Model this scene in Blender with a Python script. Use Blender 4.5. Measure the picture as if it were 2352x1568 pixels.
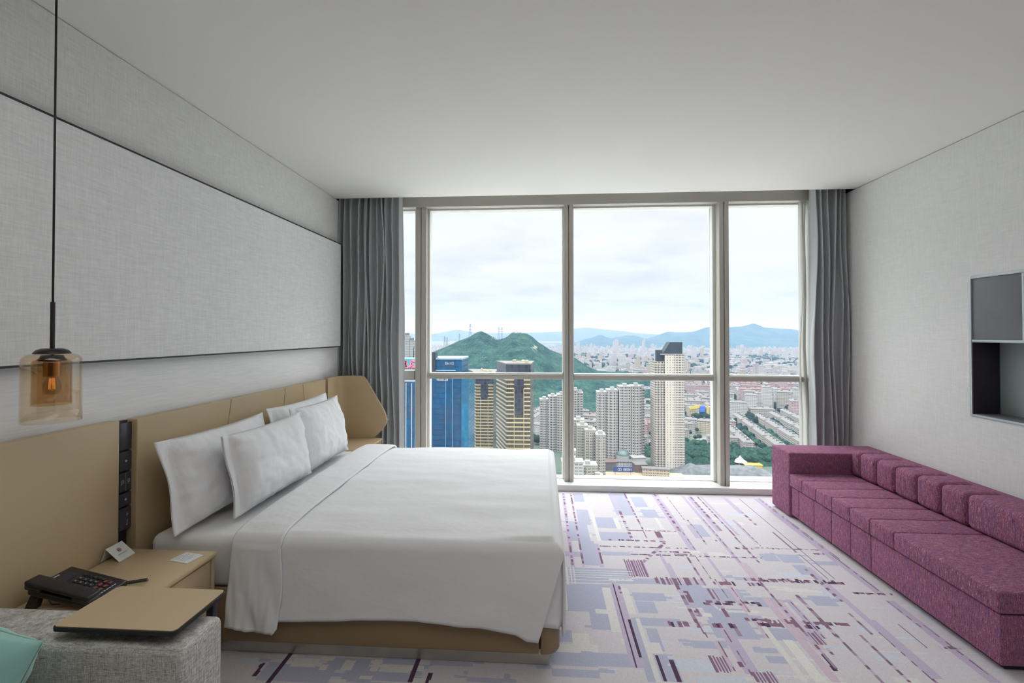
import bpy, bmesh, math, random
import numpy as np
from mathutils import Vector, noise
for o in list(bpy.data.objects): bpy.data.objects.remove(o)
S = bpy.context.scene
COL = S.collection
PI = math.pi
random.seed(7)

# ---------------------------------------------------------------- camera
cam_d = bpy.data.cameras.new('camera'); cam = bpy.data.objects.new('camera', cam_d); COL.objects.link(cam)
cam.location = (2.065, -4.602, 1.5445)
cam.rotation_euler = (PI/2 + .0122, 0, .0643)
cam_d.sensor_width = 36.0
cam_d.lens = 1086.5/2352*36
cam_d.shift_y = -(784-753.4)/2352
cam_d.clip_start = .05; cam_d.clip_end = 60000
S.camera = cam

# ---------------------------------------------------------------- view, cycles
vs = S.view_settings
vs.view_transform = 'Standard'; vs.look = 'None'; vs.gamma = 1.0; vs.use_curve_mapping = False
vs.exposure = 0.62
cy = S.cycles
cy.use_denoising = True
try: cy.denoiser = 'OPENIMAGEDENOISE'
except Exception: pass
cy.use_adaptive_sampling = True; cy.adaptive_threshold = .02
cy.max_bounces = 7; cy.diffuse_bounces = 5; cy.glossy_bounces = 3; cy.transmission_bounces = 3
cy.transparent_max_bounces = 12; cy.volume_bounces = 1
cy.sample_clamp_indirect = 6.0
cy.caustics_reflective = False; cy.caustics_refractive = False

# ---------------------------------------------------------------- node helper
class G:
    def __init__(s, tree): s.t = tree; s.n = tree.nodes; s.l = tree.links
    def node(s, kind, **kw):
        n = s.n.new(kind)
        for k, v in kw.items(): setattr(n, k, v)
        return n
    def put(s, sock, v):
        if hasattr(v, 'is_output') : s.l.new(v, sock)
        elif v is not None: sock.default_value = v
    def m(s, op, a, b=None, c=None, clamp=False):
        n = s.node('ShaderNodeMath', operation=op); n.use_clamp = clamp
        s.put(n.inputs[0], a)
        if b is not None: s.put(n.inputs[1], b)
        if c is not None: s.put(n.inputs[2], c)
        return n.outputs[0]
    def mix(s, f, a, b, blend='MIX'):
        n = s.node('ShaderNodeMix', data_type='RGBA', blend_type=blend)
        s.put(n.inputs[0], f); s.put(n.inputs[6], col4(a)); s.put(n.inputs[7], col4(b)); return n.outputs[2]
    def ramp(s, f, stops, interp='LINEAR'):
        n = s.node('ShaderNodeValToRGB'); e = n.color_ramp; e.interpolation = interp
        while len(e.elements) > 1: e.elements.remove(e.elements[0])
        e.elements[0].position = stops[0][0]; e.elements[0].color = col4(stops[0][1])
        for p, c in stops[1:]:
            k = e.elements.new(p); k.color = col4(c)
        s.put(n.inputs[0], f); return n.outputs[0]
    def noise(s, vec, scale, detail=2, rough=.5, out=0):
        n = s.node('ShaderNodeTexNoise'); n.inputs['Scale'].default_value = scale
        n.inputs['Detail'].default_value = detail; n.inputs['Roughness'].default_value = rough
        if vec is not None: s.l.new(vec, n.inputs['Vector'])
        return n.outputs[out]
    def scale(s, vec, sx, sy, sz):
        n = s.node('ShaderNodeMapping'); s.l.new(vec, n.inputs['Vector']); n.inputs['Scale'].default_value = (sx, sy, sz)
        return n.outputs[0]
def col4(c):
    if hasattr(c, 'is_output'): return c
    if isinstance(c, (int, float)): return (c, c, c, 1)
    return tuple(c) if len(c) == 4 else (*c, 1)
def srgb(r, g, b):
    f = lambda v: (v/255/12.92 if v/255 <= .04045 else ((v/255+.055)/1.055)**2.4)
    return (f(r), f(g), f(b))

# ---------------------------------------------------------------- world: overcast sky
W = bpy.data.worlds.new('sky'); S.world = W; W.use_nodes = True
g = G(W.node_tree); g.n.clear()
tc = g.node('ShaderNodeTexCoord'); sep = g.node('ShaderNodeSeparateXYZ'); g.l.new(tc.outputs['Generated'], sep.inputs[0])
z = sep.outputs[2]
base = g.ramp(z, [(0.0, srgb(205, 216, 226)), (.04, srgb(222, 229, 234)), (.09, srgb(233, 236, 240)), (.17, srgb(243, 244, 245)), (.27, srgb(249, 249, 250)), (.5, srgb(250, 250, 252))])
zz = g.m('MAXIMUM', z, .02)
comb = g.node('ShaderNodeCombineXYZ')
g.l.new(g.m('DIVIDE', sep.outputs[0], g.m('ADD', zz, .12)), comb.inputs[0]); g.l.new(g.m('DIVIDE', sep.outputs[1], g.m('ADD', zz, .12)), comb.inputs[1])
nz = g.noise(comb.outputs[0], .9, 4, .55)
cl = g.ramp(nz, [(.36, (.84, .86, .875)), (.48, (.95, .957, .962)), (.62, (1.03, 1.03, 1.03))])
skyc = g.mix(1.0, base, cl, 'MULTIPLY')
# sky gain raised above the band the window shows, to light the room
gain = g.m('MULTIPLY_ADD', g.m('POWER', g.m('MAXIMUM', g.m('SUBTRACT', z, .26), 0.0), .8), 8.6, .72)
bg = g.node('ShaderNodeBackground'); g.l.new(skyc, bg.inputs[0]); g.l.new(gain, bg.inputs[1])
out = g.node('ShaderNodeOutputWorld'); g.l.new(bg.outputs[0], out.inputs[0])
W.cycles.sampling_method = 'AUTOMATIC'

# ---------------------------------------------------------------- window light portal
pl = bpy.data.lights.new('window_portal', 'AREA'); pl.shape = 'RECTANGLE'; pl.size = 4.3; pl.size_y = 2.95
po = bpy.data.objects.new('window_portal', pl); COL.objects.link(po)
po.location = (2.65, .40, 1.45); po.rotation_euler = (-PI/2, 0, 0)
pl.cycles.is_portal = True

# ---------------------------------------------------------------- object helpers
def tag(o, label=None, cat=None, group=None, kind=None):
    if label: o['label'] = label
    if cat: o['category'] = cat
    if group: o['group'] = group
    if kind: o['kind'] = kind
    return o
def thing(name, label, cat, loc=(0, 0, 0), rz=0, group=None, kind=None):
    o = bpy.data.objects.new(name, None); COL.objects.link(o); o.location = loc; o.rotation_euler = (0, 0, rz)
    o.empty_display_size = .1
    return tag(o, label, cat, group, kind)
def mesh_obj(name, me, mat, parent=None, smooth=False, label=None):
    if not isinstance(mat, (list, tuple)): mat = [mat]
    for m_ in mat: me.materials.append(m_)
    o = bpy.data.objects.new(name, me); COL.objects.link(o)
    if parent is not None: o.parent = parent
    if smooth:
        me.polygons.foreach_set('use_smooth', [True]*len(me.polygons))
        if smooth != 'all':
            try: me.set_sharp_from_angle(angle=math.radians(40))
            except Exception: pass
    if label: o['label'] = label
    return o
class MB:
    def __init__(s): s.v = []; s.f = []; s.mi = []; s.cur = 0
    def add(s, vs_, fs):
        k = len(s.v); s.v += [tuple(p) for p in vs_]
        for f in fs: s.f.append(tuple(i+k for i in f)); s.mi.append(s.cur)
        return s
    def box(s, x0, x1, y0, y1, z0, z1):
        return s.add([(x, y, z) for z in (z0, z1) for y in (y0, y1) for x in (x0, x1)],
                     [(0, 2, 3, 1), (4, 5, 7, 6), (0, 1, 5, 4), (2, 6, 7, 3), (0, 4, 6, 2), (1, 3, 7, 5)])
    def tube(s, pts, r, n=10, cap=True):
        pts = [Vector(p) for p in pts]; rings = []
        for i, p in enumerate(pts):
            d = (pts[min(i+1, len(pts)-1)] - pts[max(i-1, 0)]).normalized()
            a = d.cross(Vector((0, 0, 1)) if abs(d.z) < .9 else Vector((1, 0, 0))).normalized(); b = d.cross(a)
            rr = r[i] if isinstance(r, (list, tuple)) else r
            rings.append([p + a*rr*math.cos(2*PI*k/n) + b*rr*math.sin(2*PI*k/n) for k in range(n)])
        fs = [(i*n+k, i*n+(k+1) % n, (i+1)*n+(k+1) % n, (i+1)*n+k) for i in range(len(pts)-1) for k in range(n)]
        if cap: fs += [tuple(reversed(range(n))), tuple((len(pts)-1)*n+k for k in range(n))]
        return s.add([q for rg in rings for q in rg], fs)
    def lathe(s, prof, c=(0, 0), n=32):
        vs_ = [(c[0]+r*math.cos(2*PI*k/n), c[1]+r*math.sin(2*PI*k/n), z_) for r, z_ in prof for k in range(n)]
        fs = [(i*n+k, i*n+(k+1) % n, (i+1)*n+(k+1) % n, (i+1)*n+k) for i in range(len(prof)-1) for k in range(n)]
        return s.add(vs_, fs)
    def prism(s, poly, axis, a, b):
        # poly: list of 2D points; axis 'x','y','z' is the extrusion direction
        def P(p, t): return {'x': (t, p[0], p[1]), 'y': (p[0], t, p[1]), 'z': (p[0], p[1], t)}[axis]
        n = len(poly)
        return s.add([P(p, a) for p in poly]+[P(p, b) for p in poly],
                     [tuple(range(n)), tuple(reversed(range(n, 2*n)))]+[(i, i+n, (i+1) % n+n, (i+1) % n) for i in range(n)])
    def grid(s, nu, nv, fn, skip=None):
        vs_ = [fn(i, j) for i in range(nu) for j in range(nv)]
        fs = [(i*nv+j, (i+1)*nv+j, (i+1)*nv+j+1, i*nv+j+1) for i in range(nu-1) for j in range(nv-1) if not (skip and skip(i, j))]
        return s.add(vs_, fs)
    def mesh(s, name='m', bevel=0, seg=2, recalc=True, weld=False):
        me = bpy.data.meshes.new(name); me.from_pydata(s.v, [], s.f)
        if any(s.mi): me.polygons.foreach_set('material_index', s.mi)
        if bevel or recalc or weld:
            bm = bmesh.new(); bm.from_mesh(me)
            if weld:
                bmesh.ops.remove_doubles(bm, verts=bm.verts, dist=1e-5)
                lo = [v for v in bm.verts if not v.link_faces]; bmesh.ops.delete(bm, geom=lo, context='VERTS')
            if recalc: bmesh.ops.recalc_face_normals(bm, faces=bm.faces)
            if bevel:
                es = [e for e in bm.edges if len(e.link_faces) == 2 and e.calc_face_angle(0) > .5]
                bmesh.ops.bevel(bm, geom=es, offset=bevel, segments=seg, affect='EDGES', profile=.5, clamp_overlap=True)
            bm.to_mesh(me); bm.free()
        me.update(); return me
    def build(s, name, mat, parent=None, bevel=0, seg=2, smooth=None, label=None, **k):
        return mesh_obj(name, s.mesh(name, bevel, seg, **k), mat, parent, smooth if smooth is not None else bool(bevel), label)
def box(name, b, mat, parent=None, bevel=0, seg=2, label=None):
    return MB().box(*b).build(name, mat, parent, bevel, seg, label=label)
def copy_tree(o, parent=None):
    c = o.copy(); COL.objects.link(c)
    if parent is not None: c.parent = parent
    for ch in list(o.children): copy_tree(ch, c)
    return c

# ---------------------------------------------------------------- materials
def new_mat(name):
    m_ = bpy.data.materials.new(name); m_.use_nodes = True; gg = G(m_.node_tree); b = gg.n['Principled BSDF']
    return m_, gg, b
def plain(name, c, rough=.6, metal=0, spec=.5, var=.04, vscale=8, bump=0, bscale=200, sheen=0):
    m_, gg, b = new_mat(name); t = gg.node('ShaderNodeTexCoord').outputs['Object']
    n1 = gg.noise(t, vscale, 3)
    gg.l.new(gg.mix(n1, tuple(max(0, q*(1-var)) for q in c), tuple(q*(1+var) for q in c)), b.inputs['Base Color'])
    b.inputs['Roughness'].default_value = rough; b.inputs['Metallic'].default_value = metal
    b.inputs['Specular IOR Level'].default_value = spec
    if sheen: b.inputs['Sheen Weight'].default_value = sheen
    if bump:
        bn = gg.node('ShaderNodeBump'); bn.inputs['Strength'].default_value = bump; bn.inputs['Distance'].default_value = .002
        gg.l.new(gg.noise(t, bscale, 2), bn.inputs['Height']); gg.l.new(bn.outputs[0], b.inputs['Normal'])
    return m_
def linen(name, lo, hi, fine=420, coarse=14, bump=.25, rough=.85, slub=110):
    """woven cloth with slubs: long vertical and horizontal threads"""
    m_, gg, b = new_mat(name); t = gg.node('ShaderNodeTexCoord').outputs['Object']
    v1 = gg.noise(gg.scale(t, 1, 1, coarse/fine), fine, 2, .6)
    h1 = gg.noise(gg.scale(t, coarse/fine, coarse/fine, 1), fine, 2, .6)
    v2 = gg.noise(gg.scale(t, 1, 1, .06), slub, 2, .6)
    h2 = gg.noise(gg.scale(t, .06, .06, 1), slub, 2, .6)
    s_ = gg.m('ADD', gg.m('MULTIPLY', gg.m('ADD', v1, h1), .32), gg.m('MULTIPLY', gg.m('ADD', v2, h2), .18))
    gg.l.new(gg.ramp(s_, [(.38, lo), (.62, hi)]), b.inputs['Base Color'])
    b.inputs['Roughness'].default_value = rough; b.inputs['Specular IOR Level'].default_value = .25
    bn = gg.node('ShaderNodeBump'); bn.inputs['Strength'].default_value = bump; bn.inputs['Distance'].default_value = .001
    gg.l.new(s_, bn.inputs['Height']); gg.l.new(bn.outputs[0], b.inputs['Normal'])
    return m_
def glassy(name, tint, refl=.06, rough=.0, rc=(1, 1, 1)):
    m_, gg, b = new_mat(name); gg.n.remove(b); o_ = gg.n['Material Output']
    tr = gg.node('ShaderNodeBsdfTransparent'); tr.inputs[0].default_value = col4(tint)
    gl = gg.node('ShaderNodeBsdfGlossy'); gl.inputs['Roughness'].default_value = rough; gl.inputs[0].default_value = col4(rc)
    lw = gg.node('ShaderNodeLayerWeight'); lw.inputs[0].default_value = .5
    f_ = gg.m('MULTIPLY_ADD', gg.m('POWER', lw.outputs['Facing'], 4.0), .5, refl, clamp=True)
    mx = gg.node('ShaderNodeMixShader'); gg.l.new(f_, mx.inputs[0]); gg.l.new(tr.outputs[0], mx.inputs[1]); gg.l.new(gl.outputs[0], mx.inputs[2])
    gg.l.new(mx.outputs[0], o_.inputs[0]); return m_
def emit(name, c, s_):
    m_, gg, b = new_mat(name); b.inputs['Emission Color'].default_value = col4(c); b.inputs['Emission Strength'].default_value = s_
    b.inputs['Base Color'].default_value = col4(c); return m_

M = {}
M['ceiling'] = plain('ceiling_paint', (.845, .845, .82), .95, var=.01, vscale=1.5, spec=.1)
M['linen'] = linen('linen_wallpaper', (.64, .645, .635), (.84, .84, .83), bump=.12)
M['linen_r'] = linen('linen_wallpaper_right', (.72, .73, .71), (.85, .85, .835), bump=.1)
M['panel'] = linen('linen_panel', (.70, .71, .71), (.91, .91, .91), bump=.12)
def striped():
    m_, gg, b = new_mat('combed_wallpaper'); t = gg.node('ShaderNodeTexCoord').outputs['Object']
    n1 = gg.noise(gg.scale(t, .03, .03, 1), 160, 2, .6)
    gg.l.new(gg.ramp(n1, [(.35, (.83, .84, .85)), (.65, (.92, .92, .925))]), b.inputs['Base Color'])
    b.inputs['Roughness'].default_value = .7
    bn = gg.node('ShaderNodeBump'); bn.inputs['Strength'].default_value = .3; bn.inputs['Distance'].default_value = .002
    gg.l.new(n1, bn.inputs['Height']); gg.l.new(bn.outputs[0], b.inputs['Normal']); return m_
M['striped'] = striped()
M['black'] = plain('black_trim', (.018, .018, .02), .45)
M['dark_recess'] = plain('dark_recess', (.012, .010, .010), .6)
M['tan'] = plain('tan_leather', (.54, .42, .26), .42, spec=.45, var=.03, vscale=3, bump=.12, bscale=700)
M['tan_laminate'] = plain('tan_laminate', (.58, .445, .275), .38, spec=.4, var=.03, vscale=4, bump=.05, bscale=900)
M['tan_dark'] = plain('tan_base_leather', (.30, .21, .115), .5, spec=.4, var=.03, vscale=3, bump=.1, bscale=700)
M['steel'] = plain('brushed_champagne_steel', (.60, .57, .50), .35, metal=.6)
M['alu'] = plain('cream_aluminium', (.50, .485, .435), .45, metal=0, spec=.4, var=.02)
M['alu_lt'] = plain('white_window_frame', (.80, .81, .77), .5, var=.02)
M['sill'] = plain('white_sill', (.72, .725, .70), .45, var=.02)
M['niche'] = plain('niche_metal', (.50, .53, .54), .35, metal=.5)
M['grey_door'] = plain('grey_lacquer', (.16, .165, .18), .4, var=.06)
M['niche_dark'] = plain('niche_dark', (.03, .024, .032), .5)
M['niche_back'] = glassy('niche_back_glass', (.0, .0, .0), .0)
M['niche_back'] = plain('back_painted_glass', (.40, .47, .46), .12, spec=.6, var=.06, vscale=2)
def cotton():
    m_, gg, b = new_mat('white_cotton'); t = gg.node('ShaderNodeTexCoord').outputs['Object']
    b.inputs['Base Color'].default_value = (.83, .835, .85, 1); b.inputs['Roughness'].default_value = .85
    b.inputs['Sheen Weight'].default_value = .15; b.inputs['Specular IOR Level'].default_value = .2
    a = gg.noise(gg.scale(t, .7, 1, 1), 5, 4, .5)
    bn = gg.node('ShaderNodeBump'); bn.inputs['Strength'].default_value = .36; bn.inputs['Distance'].default_value = .03
    gg.l.new(a, bn.inputs['Height']); gg.l.new(bn.outputs[0], b.inputs['Normal']); return m_
M['cotton'] = cotton()
def wrinkled():
    m_, gg, b = new_mat('creased_cotton'); t = gg.node('ShaderNodeTexCoord').outputs['Object']
    b.inputs['Base Color'].default_value = (.82, .825, .84, 1); b.inputs['Roughness'].default_value = .85
    b.inputs['Specular IOR Level'].default_value = .2
    a = gg.noise(gg.scale(t, 1, 1, .3), 9, 2, .5)
    bn = gg.node('ShaderNodeBump'); bn.inputs['Strength'].default_value = .35; bn.inputs['Distance'].default_value = .03
    gg.l.new(a, bn.inputs['Height']); gg.l.new(bn.outputs[0], b.inputs['Normal']); return m_
M['creased'] = wrinkled()
def pillowcloth():
    m_, gg, b = new_mat('pillow_cotton'); t = gg.node('ShaderNodeTexCoord').outputs['Object']
    b.inputs['Base Color'].default_value = (.85, .855, .875, 1); b.inputs['Roughness'].default_value = .85; b.inputs['Specular IOR Level'].default_value = .2
    w_ = gg.node('ShaderNodeTexNoise'); w_.inputs['Scale'].default_value = 4.5; w_.inputs['Detail'].default_value = 3; w_.inputs['Distortion'].default_value = 1.2
    gg.l.new(gg.scale(t, 1.7, 1, .8), w_.inputs['Vector'])
    rid = gg.m('ABSOLUTE', gg.m('SUBTRACT', w_.outputs[0], .5))           # creases where the noise crosses its middle
    rid = gg.m('POWER', gg.m('MINIMUM', gg.m('MULTIPLY', rid, 5), 1.0), 1.0)
    # creasing is strong toward the ends and light on the plump middle
    sx = gg.node('ShaderNodeSeparateXYZ'); gg.l.new(t, sx.inputs[0]); e = gg.m('MINIMUM', gg.m('MULTIPLY', gg.m('POWER', gg.m('ABSOLUTE', sx.outputs[0]), 2.0), 7.0), 1.0)
    hgt = gg.m('ADD', gg.m('MULTIPLY', gg.m('MULTIPLY', rid, e), .22), gg.noise(gg.scale(t, 1, 1, .5), 9, 3, .5))
    bn = gg.node('ShaderNodeBump'); bn.inputs['Strength'].default_value = .45; bn.inputs['Distance'].default_value = .02
    gg.l.new(hgt, bn.inputs['Height']); gg.l.new(bn.outputs[0], b.inputs['Normal']); return m_
M['pillow'] = pillowcloth()
M['curtain'] = plain('grey_curtain_cloth', (.52, .545, .56), .8, var=.05, vscale=40, bump=.1, bscale=600, sheen=.2)
def voile():
    m_, gg, b = new_mat('sheer_voile'); o_ = gg.n['Material Output']; gg.n.remove(b)
    tr = gg.node('ShaderNodeBsdfTransparent'); di = gg.node('ShaderNodeBsdfDiffuse'); tl = gg.node('ShaderNodeBsdfTranslucent')
    di.inputs[0].default_value = (.8, .8, .76, 1); tl.inputs[0].default_value = (.8, .8, .76, 1)
    a = gg.node('ShaderNodeMixShader'); a.inputs[0].default_value = .5; gg.l.new(di.outputs[0], a.inputs[1]); gg.l.new(tl.outputs[0], a.inputs[2])
    c_ = gg.node('ShaderNodeMixShader'); c_.inputs[0].default_value = .62; gg.l.new(tr.outputs[0], c_.inputs[1]); gg.l.new(a.outputs[0], c_.inputs[2])
    gg.l.new(c_.outputs[0], o_.inputs[0]); return m_
M['sheer'] = voile()
M['wood'] = plain('dark_back_wall', (.08, .055, .04), .5)  # back wall colour, darkened to cut light bounced into the room
def purple():
    m_, gg, b = new_mat('plum_tweed'); t = gg.node('ShaderNodeTexCoord').outputs['Object']
    sx = gg.node('ShaderNodeSeparateXYZ'); gg.l.new(t, sx.inputs[0]); nn = gg.node('ShaderNodeSeparateXYZ'); gg.l.new(gg.node('ShaderNodeTexCoord').outputs['Normal'], nn.inputs[0])
    ye = gg.m('GREATER_THAN', gg.m('ABSOLUTE', nn.outputs[1]), .7)   # end faces: threads are counted along x instead
    cv = gg.node('ShaderNodeCombineXYZ')
    gg.l.new(gg.m('ADD', gg.m('MULTIPLY', ye, sx.outputs[0]), gg.m('MULTIPLY', gg.m('SUBTRACT', 1, ye), sx.outputs[1])), cv.inputs[1])
    gg.l.new(gg.m('MULTIPLY', gg.m('SUBTRACT', 1, ye), sx.outputs[0]), cv.inputs[0]); gg.l.new(sx.outputs[2], cv.inputs[2]); t = cv.outputs[0]
    f1 = gg.noise(gg.scale(t, .10, 1, .10), 290, 2, .7)
    f2 = gg.noise(gg.scale(t, .45, 1, .45), 330, 1, .6)
    v = gg.m('ADD', gg.m('MULTIPLY', f1, .62), gg.m('MULTIPLY', f2, .38))
    c_ = gg.ramp(v, [(.30, srgb(58, 32, 56)), (.42, srgb(122, 74, 102)), (.5, srgb(162, 106, 134)), (.56, srgb(138, 86, 116)), (.64, srgb(216, 166, 164))])
    hue = gg.noise(gg.scale(t, .12, 1, .12), 90, 1, .5)
    c2 = gg.mix(gg.m('MULTIPLY', gg.m('GREATER_THAN', hue, .60), .3), c_, srgb(92, 84, 138))
    gg.l.new(c2, b.inputs['Base Color']); b.inputs['Roughness'].default_value = .9; b.inputs['Specular IOR Level'].default_value = .15
    bn = gg.node('ShaderNodeBump'); bn.inputs['Strength'].default_value = .4; bn.inputs['Distance'].default_value = .002
    gg.l.new(v, bn.inputs['Height']); gg.l.new(bn.outputs[0], b.inputs['Normal']); return m_
M['plum'] = purple()
M['sofa'] = linen('grey_melange_sofa_cloth', (.20, .19, .175), (.80, .78, .75), fine=520, coarse=60, slub=300, bump=.3)
M['mint'] = plain('mint_velvet', (.32, .63, .56), .6, var=.12, vscale=9, sheen=.5, bump=.1, bscale=300)
M['phone'] = plain('phone_black_plastic', (.022, .019, .022), .38, var=.1)
M['phone_key'] = plain('phone_key_plastic', (.035, .035, .042), .4)
M['phone_red'] = plain('phone_red_key', (.45, .05, .05), .4)
M['phone_mark'] = plain('pale_print', (.55, .57, .60), .5)
M['phone_lcd'] = plain('phone_display', (.03, .035, .06), .1)
M['paper'] = plain('white_card', (.72, .75, .73), .6, var=.02)
M['paper2'] = plain('white_glossy_card', (.80, .83, .84), .4, var=.02)
M['ink_red'] = plain('red_brown_ink', (.30, .12, .12), .6)
M['ink_grey'] = plain('grey_ink', (.35, .36, .40), .6)
M['switch'] = plain('grey_glass_plate', (.06, .065, .08), .22)
M['switch_mark'] = plain('switch_marking', (.45, .5, .55), .5)
M['bronze'] = plain('dark_bronze', (.035, .025, .03), .4, metal=.3)
M['brass'] = plain('polished_brass', (.75, .50, .12), .22, metal=1)
M['amber'] = glassy('amber_glass', (.955, .905, .83), .05, .02)
M['amber2'] = glassy('deep_amber_glass', (.92, .82, .68), .05, .02)
M['clear'] = glassy('bulb_glass', (.95, .9, .8), .12)
M['filament'] = emit('filament', (.85, .42, .14), .5)
M['window_glass'] = glassy('window_glass', (.965, .985, .985), .010)
M['lamp'] = emit('fill_panel_face', (1, .97, .92), .5)  # glowing face of the added fill panel

# ---------------------------------------------------------------- unseen fill panel added overhead to brighten the room
FILL_W = 9.0
def add_fill_panel(x, y, sx, sy, watt, label):
    t = thing('fill_panel', label, 'fill light', (x, y, 2.9), group=None)
    fr = MB(); w_ = .03
    for a in ((-sx/2-w_, sx/2+w_, -sy/2-w_, -sy/2), (-sx/2-w_, sx/2+w_, sy/2, sy/2+w_), (-sx/2-w_, -sx/2, -sy/2, sy/2), (sx/2, sx/2+w_, -sy/2, sy/2)):
        fr.box(*a, -.05, -.0005)
    fr.build('frame', M['alu_lt'], t)
    box('diffuser', (-sx/2, sx/2, -sy/2, sy/2, -.03, -.0006), M['lamp'], t)
    ld = bpy.data.lights.new('fill_panel_glow', 'AREA'); ld.shape = 'RECTANGLE'; ld.size = sx; ld.size_y = sy; ld.energy = watt; ld.color = (1, .985, .955)
    lo = bpy.data.objects.new('fill_glow', ld); COL.objects.link(lo); lo.parent = t; lo.location = (0, 0, -.035)
# ================================================================ ROOM
WX = 4.98; YB = -5.7
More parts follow.
